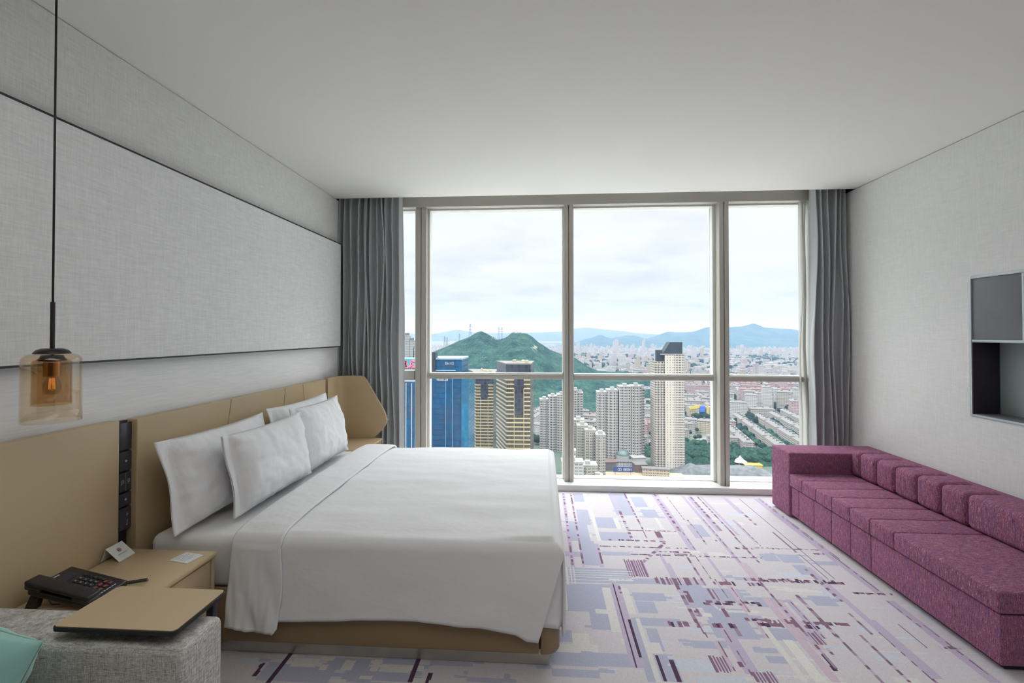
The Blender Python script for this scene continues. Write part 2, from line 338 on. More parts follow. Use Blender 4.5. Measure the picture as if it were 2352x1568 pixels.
# floor slab and carpet: one mesh; the woven pattern is a colour per tuft cell
CP = [["R","b",0,2.199,-1.622,2.631,-1.43,0],["R","b",0,2.36,-0.192,2.462,0.032,0],["R","b",0,2.697,-0.498,2.845,0.057,0],["R","b",0,2.362,-0.721,2.459,-0.393,0],["R","b",0,2.481,-0.777,2.658,-0.552,0],["R","b",0,2.893,-0.296,3.005,-0.028,0],["R","b",0,2.92,-0.543,3.047,-0.356,0],["R","b",0,2.262,-1.027,2.421,-0.654,0],["R","b",0,2.504,-1.009,2.731,-0.85,0],["R","b",0,2.347,-1.397,2.442,-1.021,0],["R","b",0,2.222,-1.285,2.43,-1.203,0],["R","b",0,2.483,-1.249,2.678,-1.187,0],["R","b",0,2.188,-1.927,2.473,-1.631,0],["R","b",0,2.323,-2.091,2.469,-1.921,0],["R","b",0,2.144,-2.192,2.214,-2.105,0],["R","b",0,2.593,-1.803,2.783,-1.716,0],["R","b",0,2.597,-1.919,2.704,-1.804,0],["R","b",0,2.576,-1.615,2.879,-1.549,0],["R","b",0,2.583,-2.038,2.808,-1.965,0],["R","b",0,2.602,-2.235,2.663,-2.057,0],["R","b",0,2.107,-2.365,2.319,-2.271,0],["R","b",0,2.305,-2.361,2.536,-2.267,0],["R","b",0,2.105,-2.443,2.326,-2.392,0],["R","b",0,2.802,-2.2,2.937,-2.142,0],["R","b",0,2.901,-1.848,3.037,-1.58,0],["R","b",0,2.957,-1.785,3.245,-1.635,0],["R","b",0,2.961,-1.967,3.192,-1.85,0],["R","b",0,2.952,-2.116,3.164,-1.964,0],["R","b",0,3.092,-2.216,3.211,-2.18,0],["R","b",0,3.126,-2.286,3.216,-2.242,0],["R","b",0,3.575,-1.261,3.687,-1.149,0],["R","b",0,3.689,-1.272,3.838,-1.15,0],["R","b",0,3.282,-1.822,3.422,-1.723,0],["R","b",0,3.241,-2.118,3.463,-2.016,0],["R","b",0,3.617,-1.788,3.75,-1.687,0],["R","b",0,2.529,-2.448,2.573,-2.277,0],["R","b",0,3.249,-0.896,3.345,-0.66,0],["R","b",0,3.725,-1.434,3.813,-1.305,0],["R","b",0,3.91,-1.295,4.037,-1.236,0],["R","b",0,2.593,-2.442,2.687,-2.261,0],["R","b",0,3.099,-2.193,3.139,-2.172,0],["R","b",0,3.272,-1.528,3.392,-1.494,0],["R","k",0,2.692,-2.365,2.862,-2.291,0],["R","k",0,4.026,-0.222,4.161,-0.117,0],["R","k",0,3.697,-0.461,3.859,-0.399,0],["R","k",0,3.517,-0.646,3.627,-0.589,0],["R","c",0,2.425,-2.1,2.486,-1.669,0],["R","c",0,2.355,-1.941,2.445,-1.902,0],["R","c",0,2.538,-1.938,2.585,-1.67,0],["R","c",0,2.656,-0.784,2.689,-0.56,0],["R","c",0,2.998,-0.763,3.031,-0.537,0],["R","c",0,2.561,-2.256,2.647,-2.174,0],["R","c",0,3.528,-1.651,3.666,-1.604,0],["R","c",0,2.212,-2.218,2.301,-2.122,0],["R","c",0,2.939,-1.936,2.991,-1.897,0],["R","c",0,3.092,-1.886,3.22,-1.866,0],["R","c",0,3.026,-0.29,3.051,-0.059,0],["R","b",0,0.589,-2.378,0.929,-2.347,0],["R","b",0,0.779,-2.549,1.112,-2.433,0],["R","b",0,1.058,-2.456,1.305,-2.385,0],["R","b",0,1.307,-2.453,1.488,-2.371,0],["R","b",0,1.164,-2.531,1.465,-2.45,0],["R","b",0,1.537,-2.402,1.74,-2.376,0],["R","b",0,1.728,-2.5,1.894,-2.466,0],["R","c",0,0.887,-2.456,1.011,-2.4,0],["R","c",0,1.032,-2.47,1.068,-2.43,0],["R","c",0,1.133,-2.458,1.184,-2.397,0],["R","c",0,1.272,-2.459,1.308,-2.383,0],["R","c",0,1.315,-2.459,1.458,-2.414,0],["R","c",0,1.121,-2.542,1.19,-2.518,0],["R","c",0,1.303,-2.527,1.475,-2.517,0],['L',"d",0.02,0.851,-2.367,0.848,-2.562,0],['L',"d",0.02,1.476,-2.363,1.48,-2.522,0],['L',"d",0.02,1.554,-2.453,1.552,-2.517,0],['L',"d",0.02,0.757,-2.443,0.763,-2.524,0],['L',"l",0.035,2.262,0.022,2.267,-1.423,0],['L',"p",0.018,2.262,0.022,2.267,-1.423,1],['L',"p",0.018,2.336,0.046,2.334,-1.427,0],['L',"l",0.03,2.737,0.072,2.732,-0.405,0],['L',"p",0.025,2.737,-0.373,2.735,-0.954,1],['L',"p",0.018,2.858,0.06,2.854,-0.797,0],['L',"p",0.018,2.854,-0.797,2.851,-0.958,0],['L',"l",0.06,3.135,0.058,3.145,-0.804,0],['L',"p",0.03,3.135,0.058,3.145,-0.804,1],['L',"p",0.03,3.146,-0.589,3.141,-0.817,0],['L',"l",0.055,3.136,-0.817,3.146,-1.129,0],['L',"p",0.01,3.152,-0.816,3.156,-1.129,0],['L',"p",0.012,3.239,-0.011,3.24,-0.568,0],['L',"p",0.015,3.24,-0.568,3.292,-1.022,0],['L',"l",0.04,3.232,-0.667,3.257,-0.92,0],['L',"p",0.028,3.457,0.022,3.472,-0.77,0],['L',"l",0.03,3.426,-0.018,3.446,-0.785,0],['L',"p",0.018,3.547,0.009,3.523,-0.879,0],['L',"p",0.024,3.523,-0.879,3.528,-1.295,0],['L',"l",0.02,3.573,0.01,3.553,-0.853,0],['L',"l",0.03,3.399,0.018,3.389,-0.515,0],['L',"l",0.03,3.389,-0.515,3.404,-1.293,0],['L',"p",0.012,3.394,-0.5,3.404,-1.293,0],['L',"k2",0.06,3.404,-1.293,3.412,-1.554,0],['L',"p",0.016,3.412,-1.554,3.426,-1.762,0],['L',"k2",0.05,3.428,-1.741,3.42,-2.183,0],['L',"p",0.012,3.42,-1.741,3.411,-2.189,0],['L',"l",0.04,3.777,-0.014,3.779,-0.4,0],['L',"p",0.03,3.781,-0.369,3.79,-0.658,1],['L',"d2",0.008,3.947,-0.021,3.861,-1.477,0],['L',"l",0.05,4.086,-0.012,4.031,-1.272,0],['L',"p",0.01,4.086,-0.012,4.043,-1.252,0],['L',"p",0.008,4.12,0.009,4.073,-1.202,0],['L',"l",0.025,3.644,-0.542,3.645,-0.965,0],['L',"p",0.012,3.649,-0.612,3.654,-1.032,0],['L',"d2",0.01,3.853,-0.771,3.858,-1.115,0],['L',"p",0.01,3.855,-1.156,3.865,-1.485,0],['L',"p",0.025,3.8,-1.36,3.778,-1.697,0],['L',"l",0.03,3.818,-1.359,3.805,-1.652,0],['L',"l",0.03,2.459,-1.064,2.464,-1.419,0],['L',"p",0.01,2.464,-1.109,2.468,-1.419,0],['L',"p",0.055,2.938,-0.818,2.973,-1.008,0],['L',"p",0.035,2.965,-1.02,2.711,-1.375,2],["S","p",0.13,2.701,-1.31,2.66,-1.521,0],['L',"l",0.02,2.866,-1.189,2.905,-1.538,0],['L',"p",0.018,3.062,-1.238,3.061,-1.609,0],['L',"l",0.04,2.899,-1.335,2.897,-1.539,0],['L',"p",0.035,2.882,-1.531,2.894,-2.036,0],['L',"p",0.01,2.894,-2.036,2.902,-2.113,0],['L',"p",0.02,2.918,-1.679,2.914,-1.939,1],['L',"p",0.008,2.931,-1.678,2.925,-1.938,0],['L',"p",0.012,3.109,-1.235,3.144,-1.523,0],['L',"p",0.012,3.144,-1.523,3.15,-1.766,0],['L',"l",0.02,3.205,-1.167,3.204,-1.519,0],['L',"k2",0.035,3.204,-1.519,3.208,-1.882,0],['L',"p",0.01,3.213,-1.518,3.212,-1.882,0],["S","p",0.045,3.092,-1.661,3.073,-1.757,0],['L',"l",0.04,3.064,-1.771,3.073,-1.852,0],['L',"p",0.032,3.073,-1.852,3.075,-2.118,0],['L',"l",0.065,2.501,-1.613,2.508,-2.364,0],['L',"d",0.012,2.496,-1.613,2.502,-2.364,0],['L',"p",0.015,2.53,-1.643,2.533,-1.726,0],['L',"d",0.012,2.533,-1.988,2.533,-2.289,0],['L',"b",0.05,2.569,-1.974,2.557,-2.446,0],['L',"c",0.02,2.583,-1.973,2.572,-2.445,0],['L',"d",0.01,2.605,-2.265,2.614,-2.443,0],['L',"d",0.018,2.67,-2.299,2.674,-2.439,0],['L',"k2",0.03,2.945,-2.143,2.929,-2.354,0],['L',"p",0.01,2.952,-2.142,2.936,-2.354,0],['L',"l",0.06,3.008,-2.046,3.027,-2.366,0],['L',"p",0.012,3.001,-2.046,3.019,-2.383,0],["S","p",0.08,2.904,-2.265,2.892,-2.357,0],['L',"p",0.03,2.988,-2.292,2.99,-2.324,0],['L',"k2",0.03,3.202,-1.963,3.214,-2.104,0],['L',"p",0.01,3.213,-1.962,3.217,-2.104,0],['L',"p",0.025,3.569,-1.674,3.55,-2.082,0],['L',"l",0.03,3.483,-1.737,3.488,-2.086,0],['L',"p",0.008,3.491,-1.737,3.495,-2.086,0],["S","p",0.07,3.455,-2.045,3.443,-2.131,0],['L',"p",0.02,3.459,-2.161,3.462,-2.21,0],['L',"d",0.018,3.413,-2.208,3.406,-2.324,0],["S","p",0.1,3.07,-2.363,3.065,-2.414,0],['L',"c2",0.05,3.305,-2.109,3.293,-2.399,0],['L',"c",0.025,3.23,-1.979,3.233,-2.403,0],['L',"c",0.03,2.473,-0.291,2.505,-1.016,0],['L',"c",0.03,2.452,0.034,2.486,-0.29,0],['L',"c",0.02,2.198,-1.664,2.19,-1.922,0],['L',"l",0.05,4.077,-0.008,4.067,-1.649,0],['L',"p",0.01,4.092,-0.007,4.076,-1.648,0],['L',"l",0.05,4.061,-1.709,4.082,-2.354,0],['L',"p",0.012,4.072,-1.933,4.096,-2.353,0],['L',"p",0.008,4.052,-1.71,4.058,-1.961,0],['L',"p",0.02,3.556,-1.682,3.577,-2.387,0],['L',"p",0.02,3.757,-1.85,3.755,-2.035,0],['L',"p",0.016,3.671,-2.041,3.707,-2.378,0],['L',"p",0.022,3.8,-1.943,3.815,-2.372,0],['L',"l",0.05,3.833,-1.905,3.831,-2.343,0],['L',"d2",0.01,3.956,-1.933,3.949,-2.131,0],['L',"p",0.022,3.797,-1.355,3.792,-1.735,0],['L',"l",0.03,3.819,-1.331,3.815,-2.018,0],['L',"d2",0.008,3.861,-1.142,3.855,-1.486,0],['L',"k2",0.04,3.347,-1.73,3.389,-2.399,0],['L',"p",0.012,3.419,-1.504,3.416,-2.307,0],["X","p",0.015,2.742,-0.806,3.097,-0.806,0],["X","p",0.03,2.558,-0.991,2.924,-0.991,0],["X","p",0.014,2.48,-1.102,3.101,-1.102,0],["X","p",0.018,2.665,-1.216,3.58,-1.216,0],["X","p",0.02,2.867,-1.163,3.113,-1.163,0],["X","p",0.016,2.944,-1.195,3.103,-1.195,0],["X","p",0.02,3.337,-0.954,3.393,-0.954,0],["X","p",0.03,3.447,-1.075,3.586,-1.075,0],["X","p",0.012,3.59,-1.06,4.032,-1.06,0],["X","p",0.1,2.749,-1.565,3.062,-1.565,0],["X","p",0.05,3.119,-1.574,3.247,-1.574,0],["X","p",0.045,3.332,-1.514,3.879,-1.514,0],["X","p",0.03,2.991,-1.784,3.302,-1.784,0],["X","p",0.03,2.984,-1.804,3.293,-1.804,0],["X","p",0.03,3.149,-1.945,3.408,-1.945,0],["X","p",0.045,3.213,-1.986,3.408,-1.986,0],["X","p",0.035,3.446,-1.957,3.622,-1.957,0],["X","p",0.04,3.448,-1.993,3.513,-1.993,0],["X","p",0.055,2.68,-2.011,3.062,-2.011,0],["X","p",0.05,3.333,-1.578,3.406,-1.578,0],["X","p",0.03,3.41,-1.527,3.916,-1.527,0],["X","p",0.025,3.917,-1.636,4.132,-1.636,0],["X","p",0.025,4.006,-2.123,4.11,-2.123,0],["X","p",0.03,3.218,-1.958,3.682,-1.958,0],["X","p",0.012,3.664,-1.065,4.036,-1.065,0],["X","p",0.03,3.965,-1.129,4.035,-1.129,0],["X","c",0.01,2.207,-1.463,2.643,-1.463,0],["X","c",0.01,2.205,-1.493,2.637,-1.493,0],["X","c",0.01,2.204,-1.524,2.631,-1.524,0],["X","c",0.01,2.203,-1.554,2.626,-1.554,0],["X","c",0.01,2.201,-1.587,2.535,-1.587,0],["X","c",0.01,2.2,-1.623,2.53,-1.623,0],['L',"c",0.012,2.217,-1.435,2.224,-1.647,0],['L',"c",0.012,2.244,-1.433,2.249,-1.645,0],['L',"c",0.012,2.267,-1.432,2.27,-1.644,0],["X","c",0.02,2.481,-1.573,2.629,-1.573,0]]
def carpet():
    def axis(segs):
        out_ = []
        for a, b, st in segs: n = max(1, int(round((b-a)/st))); out_ += list(np.linspace(a, b, n, endpoint=False))
        return np.array(out_+[segs[-1][1]])
    gx = axis([(0, .45, .05), (.45, 4.62, .0072), (4.62, WX, .06)])
    gy = axis([(YB, -2.85, .06), (-2.85, .085, .0072)])
    cx = (gx[1:]+gx[:-1])/2; cyy = (gy[1:]+gy[:-1])/2
    X, Y = np.meshgrid(cx, cyy, indexing='ij')
    pal = {'w': srgb(218, 212, 216), 'b': srgb(188, 190, 210), 'l': srgb(200, 188, 210), 'p': srgb(146, 114, 134), 'd': srgb(92, 70, 94), 'd2': srgb(150, 134, 150),
           'c': srgb(228, 225, 222), 'c2': srgb(232, 230, 224), 'k': srgb(212, 217, 228), 'k2': srgb(214, 194, 208)}
    C = np.zeros(X.shape+(3,)); C[:] = pal['w']
    rng = np.random.default_rng(5)
    def rect(x0, x1, y0, y1, c):
        i0, i1 = np.searchsorted(cx, [min(x0, x1), max(x0, x1)]); j0, j1 = np.searchsorted(cyy, [min(y0, y1), max(y0, y1)])
        C[i0:i1, j0:j1] = c
    # general ground: faint broken patches everywhere
    for k in range(420):
        x = rng.uniform(.2, 4.8); y_ = rng.uniform(YB, 0); w_ = rng.uniform(.04, .22); h_ = rng.uniform(.01, .14)
        c = pal[['b', 'k', 'k', 'c', 'k2'][rng.integers(5)]] if y_ < -2.6 else pal[['k', 'k', 'c', 'c', 'w'][rng.integers(5)]]
        f_ = 1 if y_ < -2.6 else .5
        rect(x, x+w_, y_, y_+h_*f_, np.array(c)*(1-.3*(1-f_))+np.array(pal['w'])*.3*(1-f_))
    for k in range(90):
        x = rng.uniform(2.1, 4.2); y_ = rng.uniform(-2.6, .05); rect(x, x+rng.uniform(.08, .35), y_, y_+.01, pal['k'] if k % 3 else pal['c'])
    for q in CP:
        kd, cn, w_, x1, y1, x2, y2, ds = q; c = np.array(pal[cn])
        if kd == 'R':
            rect(x1, x2, y1, y2, c)
            # ragged rim of tufts, like the woven original
            if abs(x2-x1) > .12:
                for e in range(2):
                    t0 = rng.uniform(min(y1, y2), max(y1, y2)); ex = rng.uniform(.02, .07)
                    rect(max(x1, x2), max(x1, x2)+ex, t0, t0+rng.uniform(.008, .03), c); rect(min(x1, x2)-ex, min(x1, x2), t0+.01, t0+.03, c)
        elif kd == 'X':
            x = min(x1, x2); e = max(x1, x2)
            while x < e:
                s_ = rng.uniform(.006, .022); cc = c if cn == 'c' else (pal['p'], pal['p'], pal['l'], None, None, pal['p'], pal['d'])[rng.integers(7)]
                if cc is not None: rect(x, x+s_, y1-w_/2*rng.uniform(.6, 1), y1+w_/2*rng.uniform(.6, 1), cc)
                x += s_
        elif kd == 'S':
            ym, xm = (y1+y2)/2, (x1+x2)/2; n = int(w_/.016)
            rect(xm-w_/2, xm+w_/2, min(y1, y2), max(y1, y2), pal['l'])
            for k in range(n): rect(xm-w_/2+k*w_/n, xm-w_/2+k*w_/n+.009, min(y1, y2)-rng.uniform(0, .015), max(y1, y2)+rng.uniform(0, .02), pal['p'])
        else:
            if abs(x2-x1) < .10 and abs(y2-y1) > .12: x1 = x2 = (x1+x2)/2   # warp lines run true along the room
            dx, dy = x2-x1, y2-y1; Ln = math.hypot(dx, dy) or 1
            i0, i1 = np.searchsorted(cx, [min(x1, x2)-w_, max(x1, x2)+w_]); j0, j1 = np.searchsorted(cyy, [min(y1, y2)-.02, max(y1, y2)+.02])
            if i1 <= i0 or j1 <= j0: continue
            sx_, sy_ = X[i0:i1, j0:j1], Y[i0:i1, j0:j1]
            t = ((sx_-x1)*dx+(sy_-y1)*dy)/Ln; dist = np.abs((sx_-x1)*dy-(sy_-y1)*dx)/Ln
            m_ = (dist < max(w_/2*(.72 if cn == 'p' else 1), .0042)) & (t > 0) & (t < Ln)
            if ds: m_ &= (np.sin(np.floor(t/.02)*12.9898)*43758.5 % 1) < (.55 if ds == 1 else .7)
            sub = C[i0:i1, j0:j1]
            if cn == 'p':   # tufts of two tones alternate along a plum line
                tone = (np.sin(np.floor(t/.033+x1*9)*78.233)*4375.85 % 1)[..., None]
                cv_ = np.where(tone < .45, np.array(c)*.92, np.where(tone < .8, np.array(c)*.6+np.array(pal['l'])*.4, np.array(pal['l'])))
                sub[m_] = cv_[m_]
            else: sub[m_] = c
    C *= (1+rng.uniform(-.035, .035, X.shape))[..., None]
    nx, ny = len(gx), len(gy)
    co = np.zeros((nx, ny, 3)); co[..., 0] = gx[:, None]; co[..., 1] = gy[None, :]
    idx = np.arange(nx*ny).reshape(nx, ny)
    q = np.stack([idx[:-1, :-1], idx[1:, :-1], idx[1:, 1:], idx[:-1, 1:]], -1).reshape(-1, 4)
    me = bpy.data.meshes.new('floor'); me.vertices.add(nx*ny); me.vertices.foreach_set('co', co.reshape(-1))
    nf = len(q); me.loops.add(nf*4); me.loops.foreach_set('vertex_index', q.reshape(-1)); me.polygons.add(nf)
    me.polygons.foreach_set('loop_start', np.arange(0, nf*4, 4)); me.polygons.foreach_set('loop_total', np.full(nf, 4)); me.update(calc_edges=True)
    at = me.attributes.new('tuft', 'FLOAT_COLOR', 'FACE')
    at.data.foreach_set('color', np.concatenate([C.reshape(-1, 3), np.ones((nf, 1))], 1).astype(np.float32).reshape(-1))
    m_, gg, b = new_mat('patterned_carpet'); a = gg.node('ShaderNodeAttribute'); a.attribute_name = 'tuft'
    t = gg.node('ShaderNodeTexCoord').outputs['Object']; n1 = gg.noise(t, 260, 3, .7)
    cc = gg.mix(1.0, a.outputs['Color'], gg.ramp(n1, [(.3, (.80, .80, .80)), (.7, (1.04, 1.04, 1.04))]), 'MULTIPLY')
    gg.l.new(cc, b.inputs['Base Color']); b.inputs['Roughness'].default_value = .95; b.inputs['Specular IOR Level'].default_value = .1
    bn = gg.node('ShaderNodeBump'); bn.inputs['Strength'].default_value = .5; bn.inputs['Distance'].default_value = .004
    gg.l.new(n1, bn.inputs['Height']); gg.l.new(bn.outputs[0], b.inputs['Normal'])
    return mesh_obj('floor', me, m_)
tag(carpet(), 'patterned carpet floor in cream, lilac grey and plum', kind='structure')
def struct(name, mb, mat, **k): return tag(mb.build(name, mat, **k), kind='structure')
struct('floor_slab', MB().box(-.2, WX+.5, YB-.2, .6, -.3, -.004), M['sill'])
struct('ceiling', MB().box(-.2, WX+.5, YB-.2, 0.0, 2.9, 3.1), M['ceiling'])
struct('trim_1', MB().box(-.2, WX+.5, 0.0, .6, 3.05, 3.1), M['ceiling'])
# left wall: linen paper above, combed paper below the fabric panel
wl = MB(); wl.box(-.2, 0, YB-.2, .6, 1.42, 2.895); wl.cur = 1; wl.box(-.2, 0, YB-.2, .6, 0, 1.42); wl.cur = 2; wl.box(-.2, -.012, YB-.2, .6, 2.895, 3.05)
struct('wall_left', wl, [M['linen'], M['striped'], M['black']])
# right wall with the opening of the niche
N0, N1, NZ0, NZ1 = -2.62, -1.175, .985, 1.935
wr = MB(); wr.box(WX, WX+.5, YB-.2, N0, 0, 2.895); wr.box(WX, WX+.5, N1, .6, 0, 2.895); wr.box(WX, WX+.5, N0, N1, 0, NZ0); wr.box(WX, WX+.5, N0, N1, NZ1, 2.895)
wr.box(WX+.45, WX+.5, N0, N1, NZ0, NZ1); wr.cur = 1; wr.box(WX+.012, WX+.5, YB-.2, .6, 2.895, 3.05)
struct('wall_right', wr, [M['linen_r'], M['black']])
struct('wall_back', MB().box(-.2, WX+.5, YB-.2, YB, 0, 2.9), M['wood'])  # unseen wall set close and dark to swallow bounced light

# window wall
win = thing('window_1', 'floor to ceiling window with cream mullions', None, (0, 0, 0), kind='structure')
# sill
struct('trim_2', MB().box(0, WX, .085, .335, 0, .062), M['sill'], bevel=.006)
fr = MB()
fr.box(-.2, WX+.5, .175, .45, 2.848, 3.06)                 # head beam
fr.build('head_beam', M['alu'], win, bevel=.004)
MB().box(-.2, WX+.5, .27, .40, 2.832, 2.848).build('head_frame', M['alu_lt'], win)
MB().box(-.2, WX+.5, .30, .40, 0, .07).build('bottom_frame', M['alu_lt'], win)
MUL = [(.762, .872, .19, .34), (2.285, 2.375, .19, .32), (3.80, 3.892, .16, .34)]
for (a, b, y0, y1) in MUL:
    m_ = MB(); c_ = (a+b)/2
    m_.box(a, c_-.004, y0, y1, .0605, 2.85); m_.box(c_+.004, b, y0, y1, .0605, 2.85); m_.box(c_-.004, c_+.004, y0+.02, y1, .0605, 2.85)
    m_.build('mullion', M['alu'], win, bevel=.003)
# light glazing frames beside the mullions, reaching out to the glass
for (a, b) in [(.872, .892), (2.268, 2.285), (2.375, 2.385), (3.772, 3.80), (.735, .762), (3.892, 3.905), (4.70, 4.74), (.0, .03)]:
    MB().box(a, b, .27, .36, .07, 2.832).build('glazing_frame', M['alu_lt'], win, bevel=.002)
for (a, b, zc) in [(.892, 2.268, 1.11), (2.385, 3.772, 1.105), (3.905, 4.70, 1.10)]:
    MB().box(a, b, .235, .33, zc-.028, zc+.020).build('transom', M['alu'], win, bevel=.003)
    MB().box(a, b, .255, .34, zc+.020, zc+.032).build('transom_bead', M['alu_lt'], win)
MB().box(.03, .735, .235, .33, 1.065, 1.165).build('transom', M['alu'], win, bevel=.003)
struct('trim_3', MB().box(4.74, WX+.2, .2, .4, .06, 2.85), M['alu_lt'])
for (a, b) in [(.03, .735), (.892, 2.268), (2.385, 3.772), (3.905, 4.70)]:
    for z0, z1 in [(.07, 1.09), (1.13, 2.832)]:
        MB().box(a, b, .340, .352, z0, z1).build('pane', M['window_glass'], win)

# fabric wall panel with dark edge trim
pn = thing('wall_panel', 'large grey linen wall panel with black edge above the headboard', 'wall panel', (0, -2.5, 1.415))
def P(o, x0, x1, y0, y1, z0, z1): return MB().box(x0, x1, y0+2.5, y1+2.5, z0-1.415, z1-1.415)
P(0, .001, .05, -7.2, .008, 1.424, 2.438).build('cloth_face', M['panel'], pn)
tr = MB()
for b in ((.001, .052, -7.2, .016, 2.438, 2.447), (.001, .052, -7.2, .016, 1.415, 1.424), (.001, .052, .008, .016, 1.424, 2.438)):
    tr.box(b[0], b[1], b[2]+2.5, b[3]+2.5, b[4]-1.415, b[5]-1.415)
tr.build('edge_trim', M['black'], pn)

# curtains
def curtain(name, label, x0, x1, yc, amp, n, seed, z0=.008, z1=3.045, gather=0, mat=None, taper=None, cat='curtain'):
    rnd = random.Random(seed); N = n*14; ws = [rnd.uniform(.6, 1.5) for _ in range(n)]; tot = sum(ws)
    am = [rnd.uniform(.55, 1.15) for _ in range(n)]; sk = [rnd.uniform(-1, 1) for _ in range(n)]
    rows = 34; pts = []
    b = MB()
    def fn(i, j):
        t = i/(N-1); s_ = t*tot; k = 0; acc = 0
        while k < n-1 and acc+ws[k] < s_: acc += ws[k]; k += 1
        ph = (s_-acc)/ws[k]
        v = j/(rows-1); zz_ = z0+(z1-z0)*v
        a_ = am[k]*(1-.35*max(0, (v-.85)/.15))
        x = x0+(x1-x0)*t
        lean = .014*math.sin(k*1.7+v*3.1+seed)+.034*noise.noise(Vector((k*.9+seed, v*3.2, 0)))
        edge = min(1, t*8, (1-t)*8)
        x += lean*edge + .30*(x1-x0)/n*math.sin(2*PI*ph)*.7*edge
        y = yc+amp*a_*math.cos(2*PI*ph)+.008*noise.noise(Vector((x*9, v*4, seed)))
        if taper: x = taper(x, t, v)
        return (x, y, zz_)
    b.grid(N, rows, fn)
    o = b.build(name, mat or M['curtain'], smooth='all', recalc=False)
    md = o.modifiers.new('thick', 'SOLIDIFY'); md.thickness = .003
    return tag(o, label, cat)
curtain('curtain', 'grey curtain bunched beside the fabric wall panel left of the window', -.012, .668, .095, .058, 13, 3,
        taper=lambda x, t, v: x-(.025*max(0, (v-.55))/.45)*t)
curtain('curtain', 'grey curtain bunched against the right wall behind the plum bench', 4.625, 4.97, .095, .06, 6, 11,
        taper=lambda x, t, v: x+.02*(1-t)*max(0, v-.5))
curtain('sheer_curtain', 'pale sheer curtain sliver between the window and right grey curtain', 4.585, 4.70, .215, .02, 4, 5, z0=.066, z1=2.845, mat=M['sheer'])

# niche set in the right wall
nc = thing('wall_niche', 'silver framed built-in wall niche with grey panel above open mirrored shelf', 'wall niche', (WX, N1, NZ0))
def nb(name, mat, *bs, bevel=.002, label=None):
    m_ = MB()
    for b in bs: m_.box(b[0]-WX, b[1]-WX, b[2]-N1, b[3]-N1, b[4]-NZ0, b[5]-NZ0)
    return m_.build(name, mat, nc, bevel=bevel, label=label)
fw = .017
nb('frame', M['niche'], (WX-.006, WX+.17, N1-fw, N1-.0005, NZ0+.0005, NZ1-.0005), (WX-.012, WX+.17, N0+.0005, N0+fw, NZ0+.0005, NZ1-.0005),
   (WX-.006, WX+.17, N0+fw, N1-fw, NZ0+.0005, NZ0+fw), (WX-.006, WX+.17, N0+fw, N1-fw, NZ1-fw, NZ1-.0005))
nb('shelf', M['niche'], (WX-.004, WX+.17, N0+fw, N1-fw, 1.488, 1.506))
nb('divider', M['niche'], (WX-.004, WX+.16, -1.547, -1.532, 1.506, NZ1-fw))
nb('upper_panel', M['grey_door'], (WX+.002, WX+.02, -1.531, N1-fw, 1.506, NZ1-fw), label='matt dark grey panel')
nb('upper_panel', M['grey_door'], (WX+.002, WX+.02, N0+fw, -1.548, 1.506, NZ1-fw))
nb('side_panel', M['niche_dark'], (WX-.002, WX+.17, N1-fw-.006, N1-fw-.0005, NZ0+fw, 1.488), label='near black side lining')
nb('back_panel', M['niche_back'], (WX+.17, WX+.18, N0+fw, N1-fw, NZ0+fw, 1.488), label='pale green reflective back')
nb('bottom_lining', M['grey_door'], (WX+.005, WX+.17, N0+fw, N1-fw-.007, NZ0+fw, NZ0+fw+.004))

add_fill_panel(2.5, -4.2, 3.4, 1.2, FILL_W, 'large unseen fill light panel added overhead to brighten the room')
# ================================================================ HEADBOARD
hb = thing('headboard', 'tan leather headboard along the left wall with curved end wing', 'headboard', (.003, -1.4, .3))
def hbp(name, mb, mat, bevel=0, seg=2, label=None, parent=None):
    mb.v = [(x-.003, y+1.4, z_-.3) for x, y, z_ in mb.v]; return mb.build(name, mat, parent or hb, bevel, seg, label=label)
hbp('backing', MB().box(.003, .018, -3.8, -.30, .3, 1.115), M['dark_recess'])
cuts = [(-2.40, -2.40), (-1.692, -1.86), (-1.054, -1.19), (-.787, -.64), (-.372, -.372)]   # (y at top, y at bottom)
for (a, a2), (b, b2) in zip(cuts, cuts[1:]):
    hbp('panel', MB().prism([(a+.0025, 1.127), (b-.0025, 1.127), (b2-.0025, .32), (a2+.0025, .32)], 'x', .018, .08), M['tan'], .005, 3)
hbp('panel', MB().box(.018, .082, -3.8, -2.495, .40, 1.137), M['tan'], .006, 3, label='tan leather panel behind the near nightstand')
def lerp_(tab, x):
    if x <= tab[0][0]: return tab[0][1]
    for (a, b), (c, d) in zip(tab, tab[1:]):
        if x <= c: return b+(d-b)*(x-a)/(c-a)
    return tab[-1][1]
